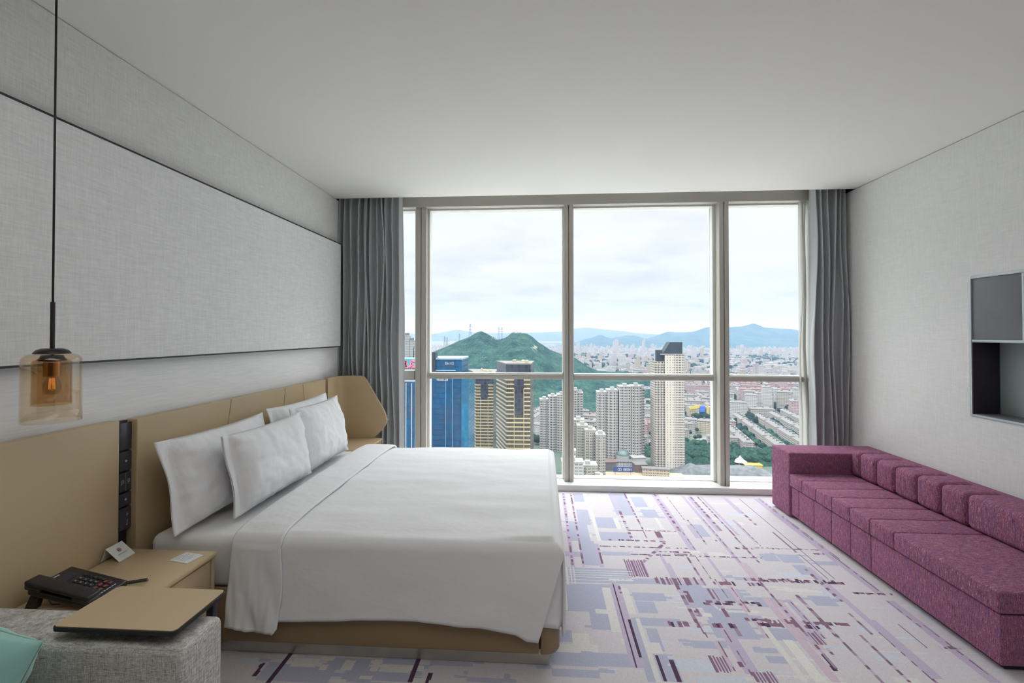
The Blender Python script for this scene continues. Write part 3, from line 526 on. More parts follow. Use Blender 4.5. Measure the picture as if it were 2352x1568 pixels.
# curved end wing with a chipped upper corner
def wing():
    path = [(.045, -.328), (.045, -.22), (.055, -.14), (.085, -.085), (.14, -.055), (.25, -.045), (.40, -.04), (.545, -.035)]
    # arc length parametrisation
    pts = [Vector((p[0], p[1])) for p in path]
    fine = []
    for i in range(len(pts)-1):
        p0 = pts[max(i-1, 0)]; p1 = pts[i]; p2 = pts[i+1]; p3 = pts[min(i+2, len(pts)-1)]
        for k in range(12):
            t = k/12; fine.append(.5*((2*p1)+(p2-p0)*t+(2*p0-5*p1+4*p2-p3)*t*t+(3*p1-p0-3*p2+p3)*t**3))
    fine.append(pts[-1]); n = len(fine)
    x_end = .56; vs_ = []; TH = .035
    def zr(x):
        # rounded upper corner, straight slope to a rounded tip, then back in underneath
        top = lerp_([(0, 1.135), (.285, 1.135), (.31, 1.128), (.33, 1.113), (.345, 1.092), (.517, .800), (.533, .765), (.541, .735), (.545, .71)], x)
        bot = lerp_([(0, .40), (.30, .41), (.515, .625), (.533, .655), (.541, .680), (.545, .70)], x)
        return bot, top
    rows = 12; b = MB()
    nor = []
    for i in range(n):
        d = (fine[min(i+1, n-1)]-fine[max(i-1, 0)]).normalized(); nor.append(Vector((d.y, -d.x)))
    for side in (0, 1):
        for i in range(n):
            p = fine[i]+nor[i]*(TH*side*(1 if True else 0)); bo, to = zr(fine[i].x)
            for j in range(rows): vs_.append((p.x, p.y, bo+(to-bo)*j/(rows-1)))
    fs = []
    for i in range(n-1):
        for j in range(rows-1):
            a = i*rows+j; fs.append((a, a+rows, a+rows+1, a+1)); c = a+n*rows; fs.append((c, c+1, c+rows+1, c+rows))
        for j in (0, rows-1):
            a = i*rows+j; c = a+n*rows; fs.append((a, a+rows, c+rows, c))
    for i in (0, n-1):
        for j in range(rows-1):
            a = i*rows+j; c = a+n*rows; fs.append((a, a+1, c+1, c))
    b.add(vs_, fs); return b
hbp('wing', wing(), M['tan'], .008, 3, label='curved tan end wing by the curtain')
# black service strip with switch plates, in the gap beside the bed
hbp('service_strip', MB().box(.018, .040, -2.485, -2.41, .32, 1.125), M['black'])
for (z0, z1, marks) in [(.985, 1.115, 0), (.885, .975, 1), (.785, .875, 2), (.715, .775, 1), (.60, .705, 3)]:
    sp = hbp('switch_plate', MB().box(.040, .052, -2.462, -2.395, z0, z1), M['switch'], .002)
    if marks == 0: continue
    m_ = MB()
    zc = (z0+z1)/2
    if marks == 1:
        m_.prism([(-2.428+.006*math.cos(a*PI/4), zc+.006*math.sin(a*PI/4)) for a in range(8)], 'x', .052, .0526)
    elif marks == 2:
        m_.box(.052, .0526, -2.4295, -2.4285, z0, z1)
        for yy in (-2.452, -2.418):
            m_.box(.052, .0526, yy, yy+.003, zc-.012, zc+.012); m_.box(.052, .0526, yy, yy+.012, zc+.009, zc+.012); m_.box(.052, .0526, yy+.009, yy+.012, zc-.004, zc+.012); m_.box(.052, .0526, yy, yy+.012, zc-.006, zc-.003)
    else:
        m_.box(.052, .0526, -2.426, -2.414, zc+.016, zc+.019); m_.box(.052, .0526, -2.421, -2.419, zc+.008, zc+.028); m_.box(.052, .0526, -2.421, -2.418, zc-.034, zc-.006); m_.box(.052, .0526, -2.424, -2.421, zc-.034, zc-.030)
    m_.v = [(x-.003, y+1.4, z_-.3) for x, y, z_ in m_.v]; m_.build('marking', M['switch_mark'], sp, label='pale switch marking')

# ================================================================ BED
bed = thing('bed', 'king bed with tan leather base and white fitted mattress against the headboard', 'bed', (1.1, -1.5, 0))
def bp(name, mb, mat, bevel=0, seg=2, label=None, smooth=None, **k):
    mb.v = [(x-1.1, y+1.5, z_) for x, y, z_ in mb.v]; return mb.build(name, mat, bed, bevel, seg, smooth=smooth, label=label, **k)
bp('plinth', MB().box(.25, 2.096, -2.37, -.70, 0.001, .074), M['steel'], .003, label='champagne metal plinth')
bp('side_rail', MB().box(.13, 2.050, -2.415, -2.388, .075, .325), M['tan_dark'], .012, 4, label='tan leather side rail')
bp('side_rail', MB().box(.20, 2.050, -.70, -.64, .075, .30), M['tan_dark'], .012, 4)
def footrail():
    b = MB(); R = .075; xs, y0, y1 = 2.145, -2.418, -.637; poly = []
    for cx_, cy_, a0 in ((xs-R, y0+R, -PI/2), (xs-R, y1-R, 0)):
        for k in range(9): a = a0+PI/2*k/8; poly.append((cx_+R*math.cos(a), cy_+R*math.sin(a)))
    poly += [(2.055, y1), (2.055, y0)]
    return b.prism(poly, 'z', .0755, .30)
bp('foot_rail', footrail(), M['tan_dark'], .008, 3, label='rounded tan leather foot rail')
bp('slat_base', MB().box(.20, 2.0, -2.34, -.70, .10, .29), M['dark_recess'])
def mattress():
    b = MB(); nu, nv = 60, 60
    # rounded slab with soft shell edge
    def prof(t, a, c, r):
        return a+(c-a)*t
    bb = MB().box(.13, 2.10, -2.385, -.66, .30, .555)
    return bb
mt = bp('mattress', mattress(), M['cotton'], .045, 5, label='white fitted sheet over the mattress')

# duvet: top thing on the bed
HEM = [(.5, .20), (.82, .195), (.99, .208), (1.25, .222), (1.49, .225), (1.69, .213), (1.785, .208), (1.983, .183), (2.06, .155), (2.2, .15)]
def lerp(tab, x):
    if x <= tab[0][0]: return tab[0][1]
    for (a, b), (c, d) in zip(tab, tab[1:]):
        if x <= c: return b+(d-b)*(x-a)/(c-a)
    return tab[-1][1]
def duvet(x0=.62):
    ZT, R = .585, .055; YN, YF, XF = -2.435, -.615, 2.165
    # v parameter: near drop [0..a], arc, top, arc, far drop
    vd = [('d', t) for t in np.linspace(0, 1, 26)]; va = [('a', t) for t in np.linspace(0, 1, 9)[1:]]
    vt = [('t', t) for t in np.linspace(0, 1, 74)[1:]]; vfa = [('fa', t) for t in np.linspace(0, 1, 7)[1:]]; vfd = [('fd', t) for t in np.linspace(0, 1, 9)[1:]]
    V = vd+va+vt+vfa+vfd
    U = [('t', t) for t in np.linspace(0, 1, 96)]+[('a', t) for t in np.linspace(0, 1, 8)[1:]]+[('d', t) for t in np.linspace(0, 1, 16)[1:]]
    nV0 = len(vd)-1
    def fn(i, j):
        ku, tu = U[i]; kv, tv = V[j]
        if ku == 't': x = x0+(XF-R-x0)*tu; dx = 0
        elif ku == 'a': x = XF-R+R*math.sin(tu*PI/2); dx = R*(1-math.cos(tu*PI/2))
        else: x = XF+.004*math.sin(tu*3); dx = R+tu*(.36)
        hem = lerp(HEM, x)
        zb = 0
        if kv == 'd': y = YN; zd = R+(ZT-R-hem)*(1-tv)
        elif kv == 'a': y = YN+R*(1-math.cos(tv*PI/2)); zd = R*(1-math.sin(tv*PI/2))
        elif kv == 't': y = YN+R+(YF-R-YN-R)*tv; zd = 0
        elif kv == 'fa': y = YF-R+R*math.sin(tv*PI/2); zd = R*(1-math.cos(tv*PI/2))
        else: y = YF; zd = R+tv*.30
        z_ = ZT-max(dx, zd) if (dx < R+1e-6 and zd < R+1e-6) else ZT-max(dx, zd)
        p = Vector((x, y, z_))
        if dx == 0 and zd == 0:
            ex = min((y-YN)/.45, (YF-y)/.4, 1); z_ += .022*math.sin(max(0, min(1, ex))*PI/2)
            z_ += .011*noise.noise(Vector((x*1.4, y*3.6, 4)))+.006*noise.noise(Vector((x*3, y*9, 9)))
        if kv == 'd':
            hang = 1-tv
            y += -.012*hang+.010*noise.noise(Vector((x*3.2, hang*1.5, 2)))*hang+.007*noise.noise(Vector((x*8+hang*3, hang*4, 7)))*hang*hang
        if kv == 'd' and x > 1.7 and ku != 'd':   # the near flap hangs from the corner and slants back
            q = min(1, (x-1.7)/.46); x -= .115*(1-tv)*q**2; y -= .010*q*min(1, (1-tv)*3)
        if ku == 'd':
            x += .008*noise.noise(Vector((y*5, tu*2, 3)))*tu; z_ += 0
            if kv in ('fa', 'fd', 'a'): z_ = ZT-dx
        return (x, y, z_)
    nUa = 96
    def skip(i, j):
        # slit at both foot corners: no cloth where side and foot drops would meet
        side = (j < nV0+3) ; far = j > len(vd)+len(va)+len(vt)+3
        return (i >= nUa+4 and (side or far))
    b = MB(); b.grid(len(U), len(V), fn, skip)
    # foot panel folded round the corner underneath the side flap
    path = [(2.155, -2.22), (2.157, -2.30), (2.162, -2.36)]+[(2.124+.04*math.cos(a), -2.384-.04*math.sin(a)) for a in np.linspace(0, PI/2, 7)]+[(2.06, -2.425), (1.99, -2.424)]
    def fc_(i, j):
        x, y = path[i]; t = j/14
        return (x+.003*math.sin(t*5+i), y+.003*math.sin(t*4+i*.7), .548-(.548-.206+.006*math.sin(i))*t)
    b.grid(len(path), 15, fc_); return b
def soft(o, th, sub=0):
    md = o.modifiers.new('thick', 'SOLIDIFY'); md.thickness = th; md.offset = -1
    return o
dv = thing('duvet', 'smooth white duvet spread over the bed, hanging to the base', 'duvet', (1.4, -1.5, .59))
d_ = duvet(); d_.v = [(x-1.4, y+1.5, z_-.59) for x, y, z_ in d_.v]
soft(d_.build('duvet_cover', M['cotton'], dv, smooth='all', weld=True, recalc=True), .012)
# turned-back band: cloth lying on the duvet and hanging lower
def band():
    ZT, R, YN, YF = .600, .06, -2.448, -.60
    nu = 40; vs_t = list(np.linspace(0, 1, 40)); 
    V = [('d', t) for t in np.linspace(0, 1, 34)]+[('a', t) for t in np.linspace(0, 1, 9)[1:]]+[('t', t) for t in np.linspace(0, 1, 60)[1:]]+[('f', t) for t in np.linspace(0, 1, 8)[1:]]
    def fn(i, j):
        s_ = i/(nu-1); kv, tv = V[j]
        hem = .165-.03*s_**3 + .008*math.sin(s_*9)
        if s_ > .93: hem += (s_-.93)*.5
        if kv == 'd': y = YN; zd = R+(ZT-R-hem)*(1-tv); yy = 0; h = 1-tv
        elif kv == 'a': y = YN+R*(1-math.cos(tv*PI/2)); zd = R*(1-math.sin(tv*PI/2)); h = 0
        elif kv == 't': y = YN+R+(YF-R-YN-R)*tv; zd = 0; h = 0
        else: y = YF-R+R*math.sin(tv*PI/2); zd = R*(1-math.cos(tv*PI/2))+.0; h = 0
        tt = (y-YN)/(YF-YN)
        xl = .565+(.60-.565)*(1-tt) - .03*h; xr = .84-.02*tt + .010*math.sin(h*4)
        x = xl+(xr-xl)*s_
        lift = .010*math.sin(s_*PI)**.5 if 0 < s_ < 1 else 0
        z_ = ZT-zd
        if kv == 't': z_ += .020*math.sin(max(0, min(1, min((y-YN)/.45, (YF-y)/.4)))*PI/2)+lift+.005*noise.noise(Vector((x*5, y*4, 1)))
        if kv == 'd': y += -lift-.012*h+.026*noise.noise(Vector((x*13, h*1.6, 5)))*h+.012*noise.noise(Vector((x*30, h*3, 8)))*h
        return (x, y, z_)
    b = MB(); b.grid(nu, len(V), fn); return b
b_ = band(); b_.v = [(x-1.4, y+1.5, z_-.59) for x, y, z_ in b_.v]
soft(b_.build('turned_back_band', M['creased'], dv, smooth='all', recalc=True, label='white cloth band folded back by the pillows'), .012)

# pillows
def pillow(label, c, W_, H_, T_, lean, rz=0, seed=0, roll=0, mat=None, cat='pillow', fl=.055, name='pillow', group='white pillows on the bed', rip=1):
    nu, nv = 64, 44; b = MB()
    def side(sg):
        def fn(i, j):
            u = -1+2*i/(nu-1); v = -1+2*j/(nv-1)
            bu = 1-fl/W_*2*1.0; uu = min(1, abs(u)/bu) if fl else abs(u)
            # corners pulled out, edges pulled in
            px = u*W_/2*(1-.05*(1-abs(v)**2.2)*abs(u)**3*0-.045*(v*v < .98)*(1-v*v)*abs(u)**4)
            pz = v*H_/2*(1-.07*(1-u*u)*abs(v)**4)
            th = T_/2*max(0, 1-uu**4)**.6*max(0, 1-abs(v)**3.4)**.6
            wr_ = .011*noise.noise(Vector((u*3+seed, v*2.2, sg*3)))+.006*noise.noise(Vector((u*8, v*5+seed, sg*5)))
            rad = abs(u)**2
            wr_ += rip*.013*abs(u)**3*noise.noise(Vector((u*3+v*1.5, v*7+seed, sg)))+rip*.010*abs(v)**4*noise.noise(Vector((u*9+seed, v*2, sg)))
            y = sg*(th+.002)+wr_*(th > .004)
            if fl and abs(u) > bu: y += .007*math.sin(v*4+seed+u*3)*((abs(u)-bu)/(1-bu))
            return (px, y, pz)
        return fn
    k = len(b.v); b.grid(nu, nv, side(1)); b.grid(nu, nv, side(-1))
    o = b.build(name, mat or M['pillow'], smooth='all', recalc=False)
    me = o.data; bm = bmesh.new(); bm.from_mesh(me)
    bmesh.ops.recalc_face_normals(bm, faces=bm.faces); bm.to_mesh(me); bm.free()
    md = o.modifiers.new('thick', 'SOLIDIFY'); md.thickness = .002
    o.location = c; o.rotation_mode = 'YXZ'
    # local x along the pillow's width, local z up its height, local y through its thickness
    o.rotation_euler = (lean, roll, rz)
    return tag(o, label, cat, group)
# width runs along the headboard (room y): rz = 90 deg; lean tips the top edge back to the board
HP = PI/2
def bedpillow(label, y, x, W_, H_, T_, lean, seed, z, roll=0, fl=.055):
    return pillow(label, (x, y, z), W_, H_, T_, lean, HP, seed, roll, fl=fl)
bedpillow('white pillow at the near end, leaning on the tan headboard behind another', -2.0, .262, .88, .46, .16, math.radians(-13), 1, .80)
bedpillow('white back pillow at the window end, mostly hidden behind the front pillow', -1.08, .255, .88, .47, .16, math.radians(-14), 5, .81)
bedpillow('white front pillow in the middle of the row, leaning on the near pillow', -1.835, .44, .82, .43, .18, math.radians(-11), 9, .80)
bedpillow('white front pillow at the window end beside the curved wing', -1.15, .42, .74, .46, .18, math.radians(-12), 14, .815)

# ================================================================ NIGHTSTANDS
def nightstand(name, label, y0, y1, x1=.52, top=.52, mirror=False):
    t = thing(name, label, 'nightstand', (.09, (y0+y1)/2, 0), group='tan nightstands')
    ym = (y0+y1)/2
    def q(nm, b, mat, bev=.002, lab=None, par=None): return MB().box(b[0]-.09, b[1]-.09, b[2]-ym, b[3]-ym, b[4], b[5]).build(nm, mat, par or t, bev, 2, label=lab)
    q('top', (.09, x1+.012, y0, y1, top-.024, top), M['tan_laminate'], .009)
    q('side_panel', (.09, x1, y0+.004, y0+.022, .12, top-.0245), M['tan_laminate'])
    q('side_panel', (.09, x1, y1-.022, y1-.004, .12, top-.0245), M['tan_laminate'])
    q('carcass', (.09, x1-.03, y0+.0225, y1-.0225, .125, top-.025), M['dark_recess'])
    for z0, z1 in ((.315, top-.034), (.13, .305)):
        q('drawer', (x1-.0295, x1-.004, y0+.03, y1-.03, z0, z1), M['tan_laminate'], .003)
    for a in (y0+.02, y1-.045):
        q('leg', (.12, .145, a, a+.025, .001, .1245), M['black']); q('leg', (x1-.06, x1-.035, a, a+.025, .001, .1245), M['black'])
    return t
nightstand('nightstand', 'tan nightstand with phone and cards at the near side of the bed', -3.03, -2.445)
nightstand('nightstand', 'tan nightstand mostly hidden behind the bed under the curved wing', -.585, -.08, x1=.50, top=.535)

# telephone ------------------------------------------------------
ph = thing('telephone', 'black desk telephone with red keys on the near nightstand', 'telephone', (.275, -2.868, .522), 0.06)
# local frame: +x is the low front edge, -y the handset side; the deck slopes from z .085 at the back to .02 at the front
def deck(x): return .020+(.115-x)/.235*.058
def slab(x0, x1, y0, y1, up0, up1):
    b = MB(); vs_ = []
    for u in (up0, up1):
        for y in (y0, y1):
            for x in (x0, x1): vs_.append((x, y, deck(x)+u))
    return b.add(vs_, [(0, 2, 3, 1), (4, 5, 7, 6), (0, 1, 5, 4), (2, 6, 7, 3), (0, 4, 6, 2), (1, 3, 7, 5)])
slab(-.115, .115, -.088, .088, -.018, .004).build('body', M['phone'], ph, bevel=.005, seg=3)
for y_ in (-.080, .055): MB().prism([(-.105, .066), (-.075, .060), (-.095, .001), (-.135, .001)], 'y', y_, y_+.025).build('stand_leg', M['phone'], ph, bevel=.002)
hs = MB()
hs.add(*[(lambda q: (q.v, q.f))(slab(-.118, .118, -.098, -.040, .020, .036))][0])
hs.add(*[(lambda q: (q.v, q.f))(slab(-.120, -.062, -.096, -.042, .004, .0198))][0])
hs.add(*[(lambda q: (q.v, q.f))(slab(.055, .118, -.096, -.042, .004, .0198))][0])
hs.build('handset', M['phone'], ph, bevel=.005, seg=3, label='black handset lying along the side')
slab(-.085, -.050, -.022, .050, .0045, .0065).build('display', M['phone_lcd'], ph)
for r_ in range(4):
    for c_ in range(3):
        x = -.030+r_*.020; y = -.022+c_*.022
        k_ = slab(x, x+.012, y, y+.016, .0045, .0085).build('key', M['phone_key'], ph, bevel=.001)
        slab(x+.004, x+.007, y+.006, y+.010, .0086, .009).build('digit', M['phone_mark'], k_)
for c_ in range(5):
    slab(-.032+c_*.018, -.022+c_*.018, .050, .064, .0045, .0085).build('key', M['phone_key'], ph, bevel=.001)
for i_, (x, y) in enumerate([(.056, -.012), (.056, .012), (.056, .036), (.076, -.012), (.076, .012), (.076, .036)]):
    k_ = slab(x, x+.011, y, y+.018, .0045, .0085).build('key', M['phone_key'], ph, bevel=.001)
    slab(x+.002, x+.009, y+.002, y+.016, .0086, .009).build('marking', M['phone_red'], k_, label='red service symbol')
lt = MB()
for i_ in range(7):
    q = slab(.096, .100, -.030+i_*.012, -.022+i_*.012, .0045, .005); lt.add(q.v, q.f)
lt.build('lettering', M['phone_mark'], ph); lt = MB()
for i_ in range(5):
    q = slab(-.104, -.098, -.03+i_*.011, -.022+i_*.011, .0045, .005); lt.add(q.v, q.f)
lt.build('lettering', M['phone_mark'], ph)
cc = []
for i_ in range(260):
    a = i_/260; cc.append((.10+a*.075, .085+a*.03+.0055*math.cos(a*2*PI*15), .012+.0055*math.sin(a*2*PI*15)))
MB().tube(cc, .0016, 6).build('coil_cord', M['phone'], ph, smooth='all')
MB().tube([(-.02, -.06, .01), (-.06, -.05, .004), (-.10, -.02, .003), (-.16, .02, .003)], .0018, 6).build('cable', M['phone'], ph, smooth='all')

# tent card and flat card
tcd = thing('tent_card', 'white folded tent card with a small round emblem standing by the switches', 'tent card', (.105, -2.545, .521), math.radians(4))
b = MB()
b.add([(.062, -.045, 0), (.062, .045, 0), (0, .045, .056), (0, -.045, .056), (.0632, -.045, .0004), (.0632, .045, .0004), (.0, .045, .0575), (.0, -.045, .0575)], [(0, 1, 2, 3), (4, 7, 6, 5), (0, 4, 5, 1), (0, 3, 7, 4), (1, 5, 6, 2)])
b.add([(-.02, -.045, 0), (-.02, .045, 0), (0, .045, .056), (0, -.045, .056), (-.0212, -.045, .0004), (-.0212, .045, .0004), (.0, .045, .0575), (.0, -.045, .0575)], [(0, 3, 2, 1), (4, 5, 6, 7), (0, 1, 5, 4), (0, 4, 7, 3), (1, 2, 6, 5)])
b.build('card', M['paper'], tcd)
def on_face(u, v, off=.0012):   # u across, v up the sloping front face
    n_ = Vector((.056, 0, .062)).normalized(); p = Vector((.0632, u, 0))+Vector((-.0632, 0, .0575))*v; return p+n_*off
b = MB(); vv = []; n = 20
for k in range(n):
    a = 2*PI*k/n; vv.append(on_face(.010*math.cos(a), .62+.010*math.sin(a)/.085)); 
for k in range(n):
    a = 2*PI*k/n; vv.append(on_face(.007*math.cos(a), .62+.007*math.sin(a)/.085))
b.add(vv, [(k, (k+1) % n, n+(k+1) % n, n+k) for k in range(n)])
b.add([on_face(-.005, .56), on_face(-.002, .56), on_face(-.002, .68), on_face(-.005, .68)], [(0, 1, 2, 3)])
b.add([on_face(.001, .56), on_face(.004, .56), on_face(.004, .68), on_face(.001, .68)], [(0, 1, 2, 3)])
b.add([on_face(-.004, .605), on_face(.004, .605), on_face(.004, .63), on_face(-.004, .63)], [(0, 1, 2, 3)])
b.build('emblem', M['ink_red'], tcd, label='small round red-brown emblem')
b = MB()
for k in range(14):
    u0 = -.026+k*.0037; b.add([on_face(u0, .34), on_face(u0+.0026, .34), on_face(u0+.0026, .39), on_face(u0, .39)], [(0, 1, 2, 3)])
b.build('lettering', M['ink_grey'], tcd, label='row of tiny grey letters')
fc = thing('service_card', 'flat white printed card lying at the corner of the near nightstand', 'card', (.44, -2.525, .5205), math.radians(-12))
MB().box(-.052, .052, -.042, .042, 0, .0012).build('card', M['paper2'], fc)
b = MB()
for r_ in range(5):
    for k in range(8 if r_ % 2 else 6): b.box(-.040+r_*.014, -.036+r_*.014, -.030+k*.008, -.025+k*.008, .0012, .0015)
b.build('lettering', M['ink_grey'], fc)

# tray table
tt = thing('tray_table', 'small tan tray table with black rim standing over the grey sofa arm', 'side table', (.76, -3.12, 0))
def rrect(x0, x1, y0, y1, r, n=6):
    poly = []
    for cx_, cy_, a0 in ((x1-r, y0+r, -PI/2), (x1-r, y1-r, 0), (x0+r, y1-r, PI/2), (x0+r, y0+r, PI)):
        for k in range(n+1): a = a0+PI/2*k/n; poly.append((cx_+r*math.cos(a), cy_+r*math.sin(a)))
    return poly
MB().prism(rrect(-.195, .205, -.122, .115, .018), 'z', .6365, .650).build('rim', M['black'], tt, bevel=.002, label='black rim under the top')
MB().prism(rrect(-.191, .201, -.118, .111, .015), 'z', .6502, .6525).build('table_top', M['tan_laminate'], tt)
MB().box(.15, .175, .085, .110, .012, .6364).build('post', M['black'], tt, bevel=.002)
MB().box(-.19, .205, .060, .11, .001, .0118).build('foot', M['black'], tt, bevel=.002)

# grey sofa
sf = thing('sofa', 'grey melange fabric sofa with block arm in the lower left corner', 'sofa', (.5, -3.6, 0))
def sb(name, b, bev=.03, seg=5, lab=None): return MB().box(b[0]-.5, b[1]-.5, b[2]+3.6, b[3]+3.6, b[4], b[5]).build(name, M['sofa'], sf, bev, seg, label=lab)
sb('arm', (.03, .995, -3.252, -3.065, .03, .603), .022, 5)
sb('base', (.03, .93, -4.55, -3.2535, .06, .24), .02)
sb('seat_cushion', (.20, .95, -4.5, -3.255, .242, .40), .03)
sb('back', (.03, .20, -4.55, -3.2535, .242, .60), .03)
sb('arm', (.03, .995, -4.75, -4.552, .03, .603), .022, 5)
for x, y in ((.1, -3.15), (.9, -3.15), (.1, -4.65), (.9, -4.65)):
    MB().box(x-.02-.5, x+.02-.5, y-.02+3.6, y+.02+3.6, .001, .0305 if 1 else 0).build('foot', M['black'], sf)

pillow('mint green velvet cushion on the grey sofa in the lower left corner', (.42, -3.40, .555), .41, .41, .14, math.radians(-12), .05, 3, roll=.30, mat=M['mint'], cat='cushion', fl=0, name='cushion', group='sofa cushions', rip=.4)

# pendant lamp
pd = thing('pendant_lamp', 'pendant lamp with double amber glass dome hanging over the near nightstand', 'pendant lamp', (.295, -3.0, 2.9))
H0 = -2.9
def pz(v): return v-2.9
MB().tube([(0, 0, pz(2.89)), (0, 0, pz(1.66))], .0035, 8).build('cord', M['bronze'], pd, smooth='all')
MB().lathe([(0.001, pz(2.899)), (.05, pz(2.899)), (.05, pz(2.88)), (.001, pz(2.876))]).build('ceiling_rose', M['bronze'], pd, smooth=True)
MB().tube([(0, 0, pz(1.66)), (0, 0, pz(1.485))], .0072, 12).build('stem', M['bronze'], pd, smooth=True)
MB().lathe([(.001, pz(1.492)), (.03, pz(1.492)), (.044, pz(1.486)), (.052, pz(1.476)), (.052, pz(1.473)), (.001, pz(1.472))]).build('cap', M['bronze'], pd, smooth=True)
def shade(R, zt, zb, rt, n=48):
    prof = [(rt, zt)]
    for k in range(1, 11):
        a = k/10*PI/2; prof.append((rt+(R-rt)*math.sin(a), zt-(R-rt)*.80*(1-math.cos(a))))
    prof.append((R*1.003, zb+.05)); prof.append((R*1.015, zb))
    inner = [(r_-.0025, z_) for r_, z_ in reversed(prof)]
    return [(r_, pz(z_)) for r_, z_ in prof+inner]
MB().lathe(shade(.083, 1.474, 1.230, .050), n=56).build('outer_shade', M['amber'], pd, smooth='all', label='outer pale amber glass dome')
MB().lathe(shade(.055, 1.452, 1.290, .040), n=48).build('inner_shade', M['amber2'], pd, smooth='all', label='inner deeper amber glass dome')
MB().lathe([(.001, pz(1.471)), (.030, pz(1.468)), (.034, pz(1.458)), (.041, pz(1.452)), (.041, pz(1.448)), (.001, pz(1.447))]).build('inner_cap', M['bronze'], pd, smooth=True)
MB().lathe([(.001, pz(1.4465)), (.024, pz(1.4465)), (.024, pz(1.392)), (.001, pz(1.392))]).build('socket', M['brass'], pd, smooth=True, label='brass lamp socket')
bl = MB().lathe([(.013, pz(1.3915)), (.016, pz(1.380)), (.023, pz(1.368)), (.026, pz(1.352)), (.022, pz(1.336)), (.014, pz(1.3265)), (.001, pz(1.325))]).build('bulb', M['clear'], pd, smooth='all')
fl_ = MB()
for k in range(6):
    a = 2*PI*k/6; fl_.tube([(.007*math.cos(a), .007*math.sin(a), pz(1.385)), (.009*math.cos(a), .009*math.sin(a), pz(1.345))], .0012, 5)
fl_.build('filament', M['filament'], bl)

# ================================================================ PLUM BENCH SOFA
bs = thing('bench_sofa', 'long low plum tweed bench sofa along the right wall', 'bench sofa', (4.5, -1.2, 0))
def pb(name, b, bev, seg=4, lab=None): return MB().box(b[0]-4.5, b[1]-4.5, b[2]+1.2, b[3]+1.2, b[4], b[5]).build(name, M['plum'], bs, bev, seg, label=lab)
pb('arm', (4.132, 4.972, -.468, -.168, .012, .545), .012, 4, 'square end arm by the window')
sy = [-.470, -.66, -.855, -1.05, -1.25, -1.445, -1.65, -2.30]
for a, b in zip(sy, sy[1:]): pb('seat_cushion', (4.134, 4.66, b+.0004, a-.0004, .270, .372), .012, 4)
by = [-.470, -.585, -.80, -1.02, -1.233, -1.433, -2.29]
for a, b in zip(by, by[1:]): pb('base_panel', (4.150, 4.60, b+.001, a-.001, .030, .262), .008, 4)
ky = [-.470, -.575, -.765, -.957, -1.16, -1.357, -1.548, -2.30]
for a, b in zip(ky, ky[1:]): pb('back_cushion', (4.625, 4.86, b+.001, a-.001, .3725, .580), .035, 5)
pb('back_frame', (4.861, 4.973, -2.30, -.4695, .03, .545), .01, 3)
box_ = MB().box(4.19-4.5, 4.9-4.5, -2.26+1.2, -.48+1.2, .001, .0295).build('plinth', M['black'], bs)
# ================================================================ OUTSIDE: the city 165 m below
GZ = -163.5
def fbm(x, y, s, o_=4, seed=0): return noise.fractal(Vector((x*s+seed, y*s, seed*.37)), 1.0, 2.0, o_)
def green(name, a, b_, c, sc=.03, bump=1.0, rock=False):
    m_, gg, b = new_mat(name); t = gg.node('ShaderNodeTexCoord').outputs['Object']
    n1 = gg.noise(t, sc, 6, .65); n2 = gg.noise(t, sc*7, 3, .6)
    s_ = gg.m('ADD', gg.m('MULTIPLY', n1, .55), gg.m('MULTIPLY', n2, .45))
    col = gg.ramp(s_, [(.38, a), (.5, b_), (.62, c)])
    if rock:
        r1 = gg.noise(t, .016, 5, .7); geo = gg.node('ShaderNodeNewGeometry'); sp = gg.node('ShaderNodeSeparateXYZ'); gg.l.new(geo.outputs['Position'], sp.inputs[0])
        hi = gg.m('MULTIPLY_ADD', sp.outputs[2], 1/500, .03)
        col = gg.mix(gg.m('MULTIPLY', gg.m('GREATER_THAN', gg.m('ADD', r1, hi), .585), .8), col, (.20, .20, .16))
    gg.l.new(col, b.inputs['Base Color']); b.inputs['Roughness'].default_value = .95; b.inputs['Specular IOR Level'].default_value = .05
    bn = gg.node('ShaderNodeBump'); bn.inputs['Strength'].default_value = bump; bn.inputs['Distance'].default_value = 4
    gg.l.new(n2, bn.inputs['Height']); gg.l.new(bn.outputs[0], b.inputs['Normal']); return m_
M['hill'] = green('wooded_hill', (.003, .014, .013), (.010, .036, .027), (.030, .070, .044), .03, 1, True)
M['wood'] = green('wood_canopy', (.006, .022, .017), (.016, .045, .03), (.035, .075, .04), .05)
M['leaf'] = green('tree_leaves', (.006, .022, .017), (.016, .045, .03), (.035, .075, .04), .2)
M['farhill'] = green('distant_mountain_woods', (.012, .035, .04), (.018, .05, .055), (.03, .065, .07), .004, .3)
def townground():
    m_, gg, b = new_mat('town_ground'); t = gg.node('ShaderNodeTexCoord').outputs['Object']
    v = gg.node('ShaderNodeTexVoronoi'); v.inputs['Scale'].default_value = .022; gg.l.new(t, v.inputs['Vector'])
    sp = gg.node('ShaderNodeSeparateColor'); gg.l.new(v.outputs['Color'], sp.inputs[0])
    c_ = gg.ramp(sp.outputs[0], [(0, (.015, .04, .026)), (.45, (.11, .108, .10)), (.62, (.025, .05, .03)), (.8, (.14, .13, .12))], 'CONSTANT')
    c_ = gg.mix(gg.noise(t, .06, 4), c_, (.045, .062, .045))
    gg.l.new(c_, b.inputs['Base Color']); b.inputs['Roughness'].default_value = .95; return m_
M['ground'] = townground()
M['bounce_ground'] = plain('pale_bounce_ground', (.36, .355, .34), .9, var=.08, vscale=.02)  # pale tone chosen to throw sky light up at the ceiling
gm = MB().add([(-14000, 380, GZ), (14000, 380, GZ), (14000, 24000, GZ), (-14000, 24000, GZ)], [(0, 1, 2, 3)])
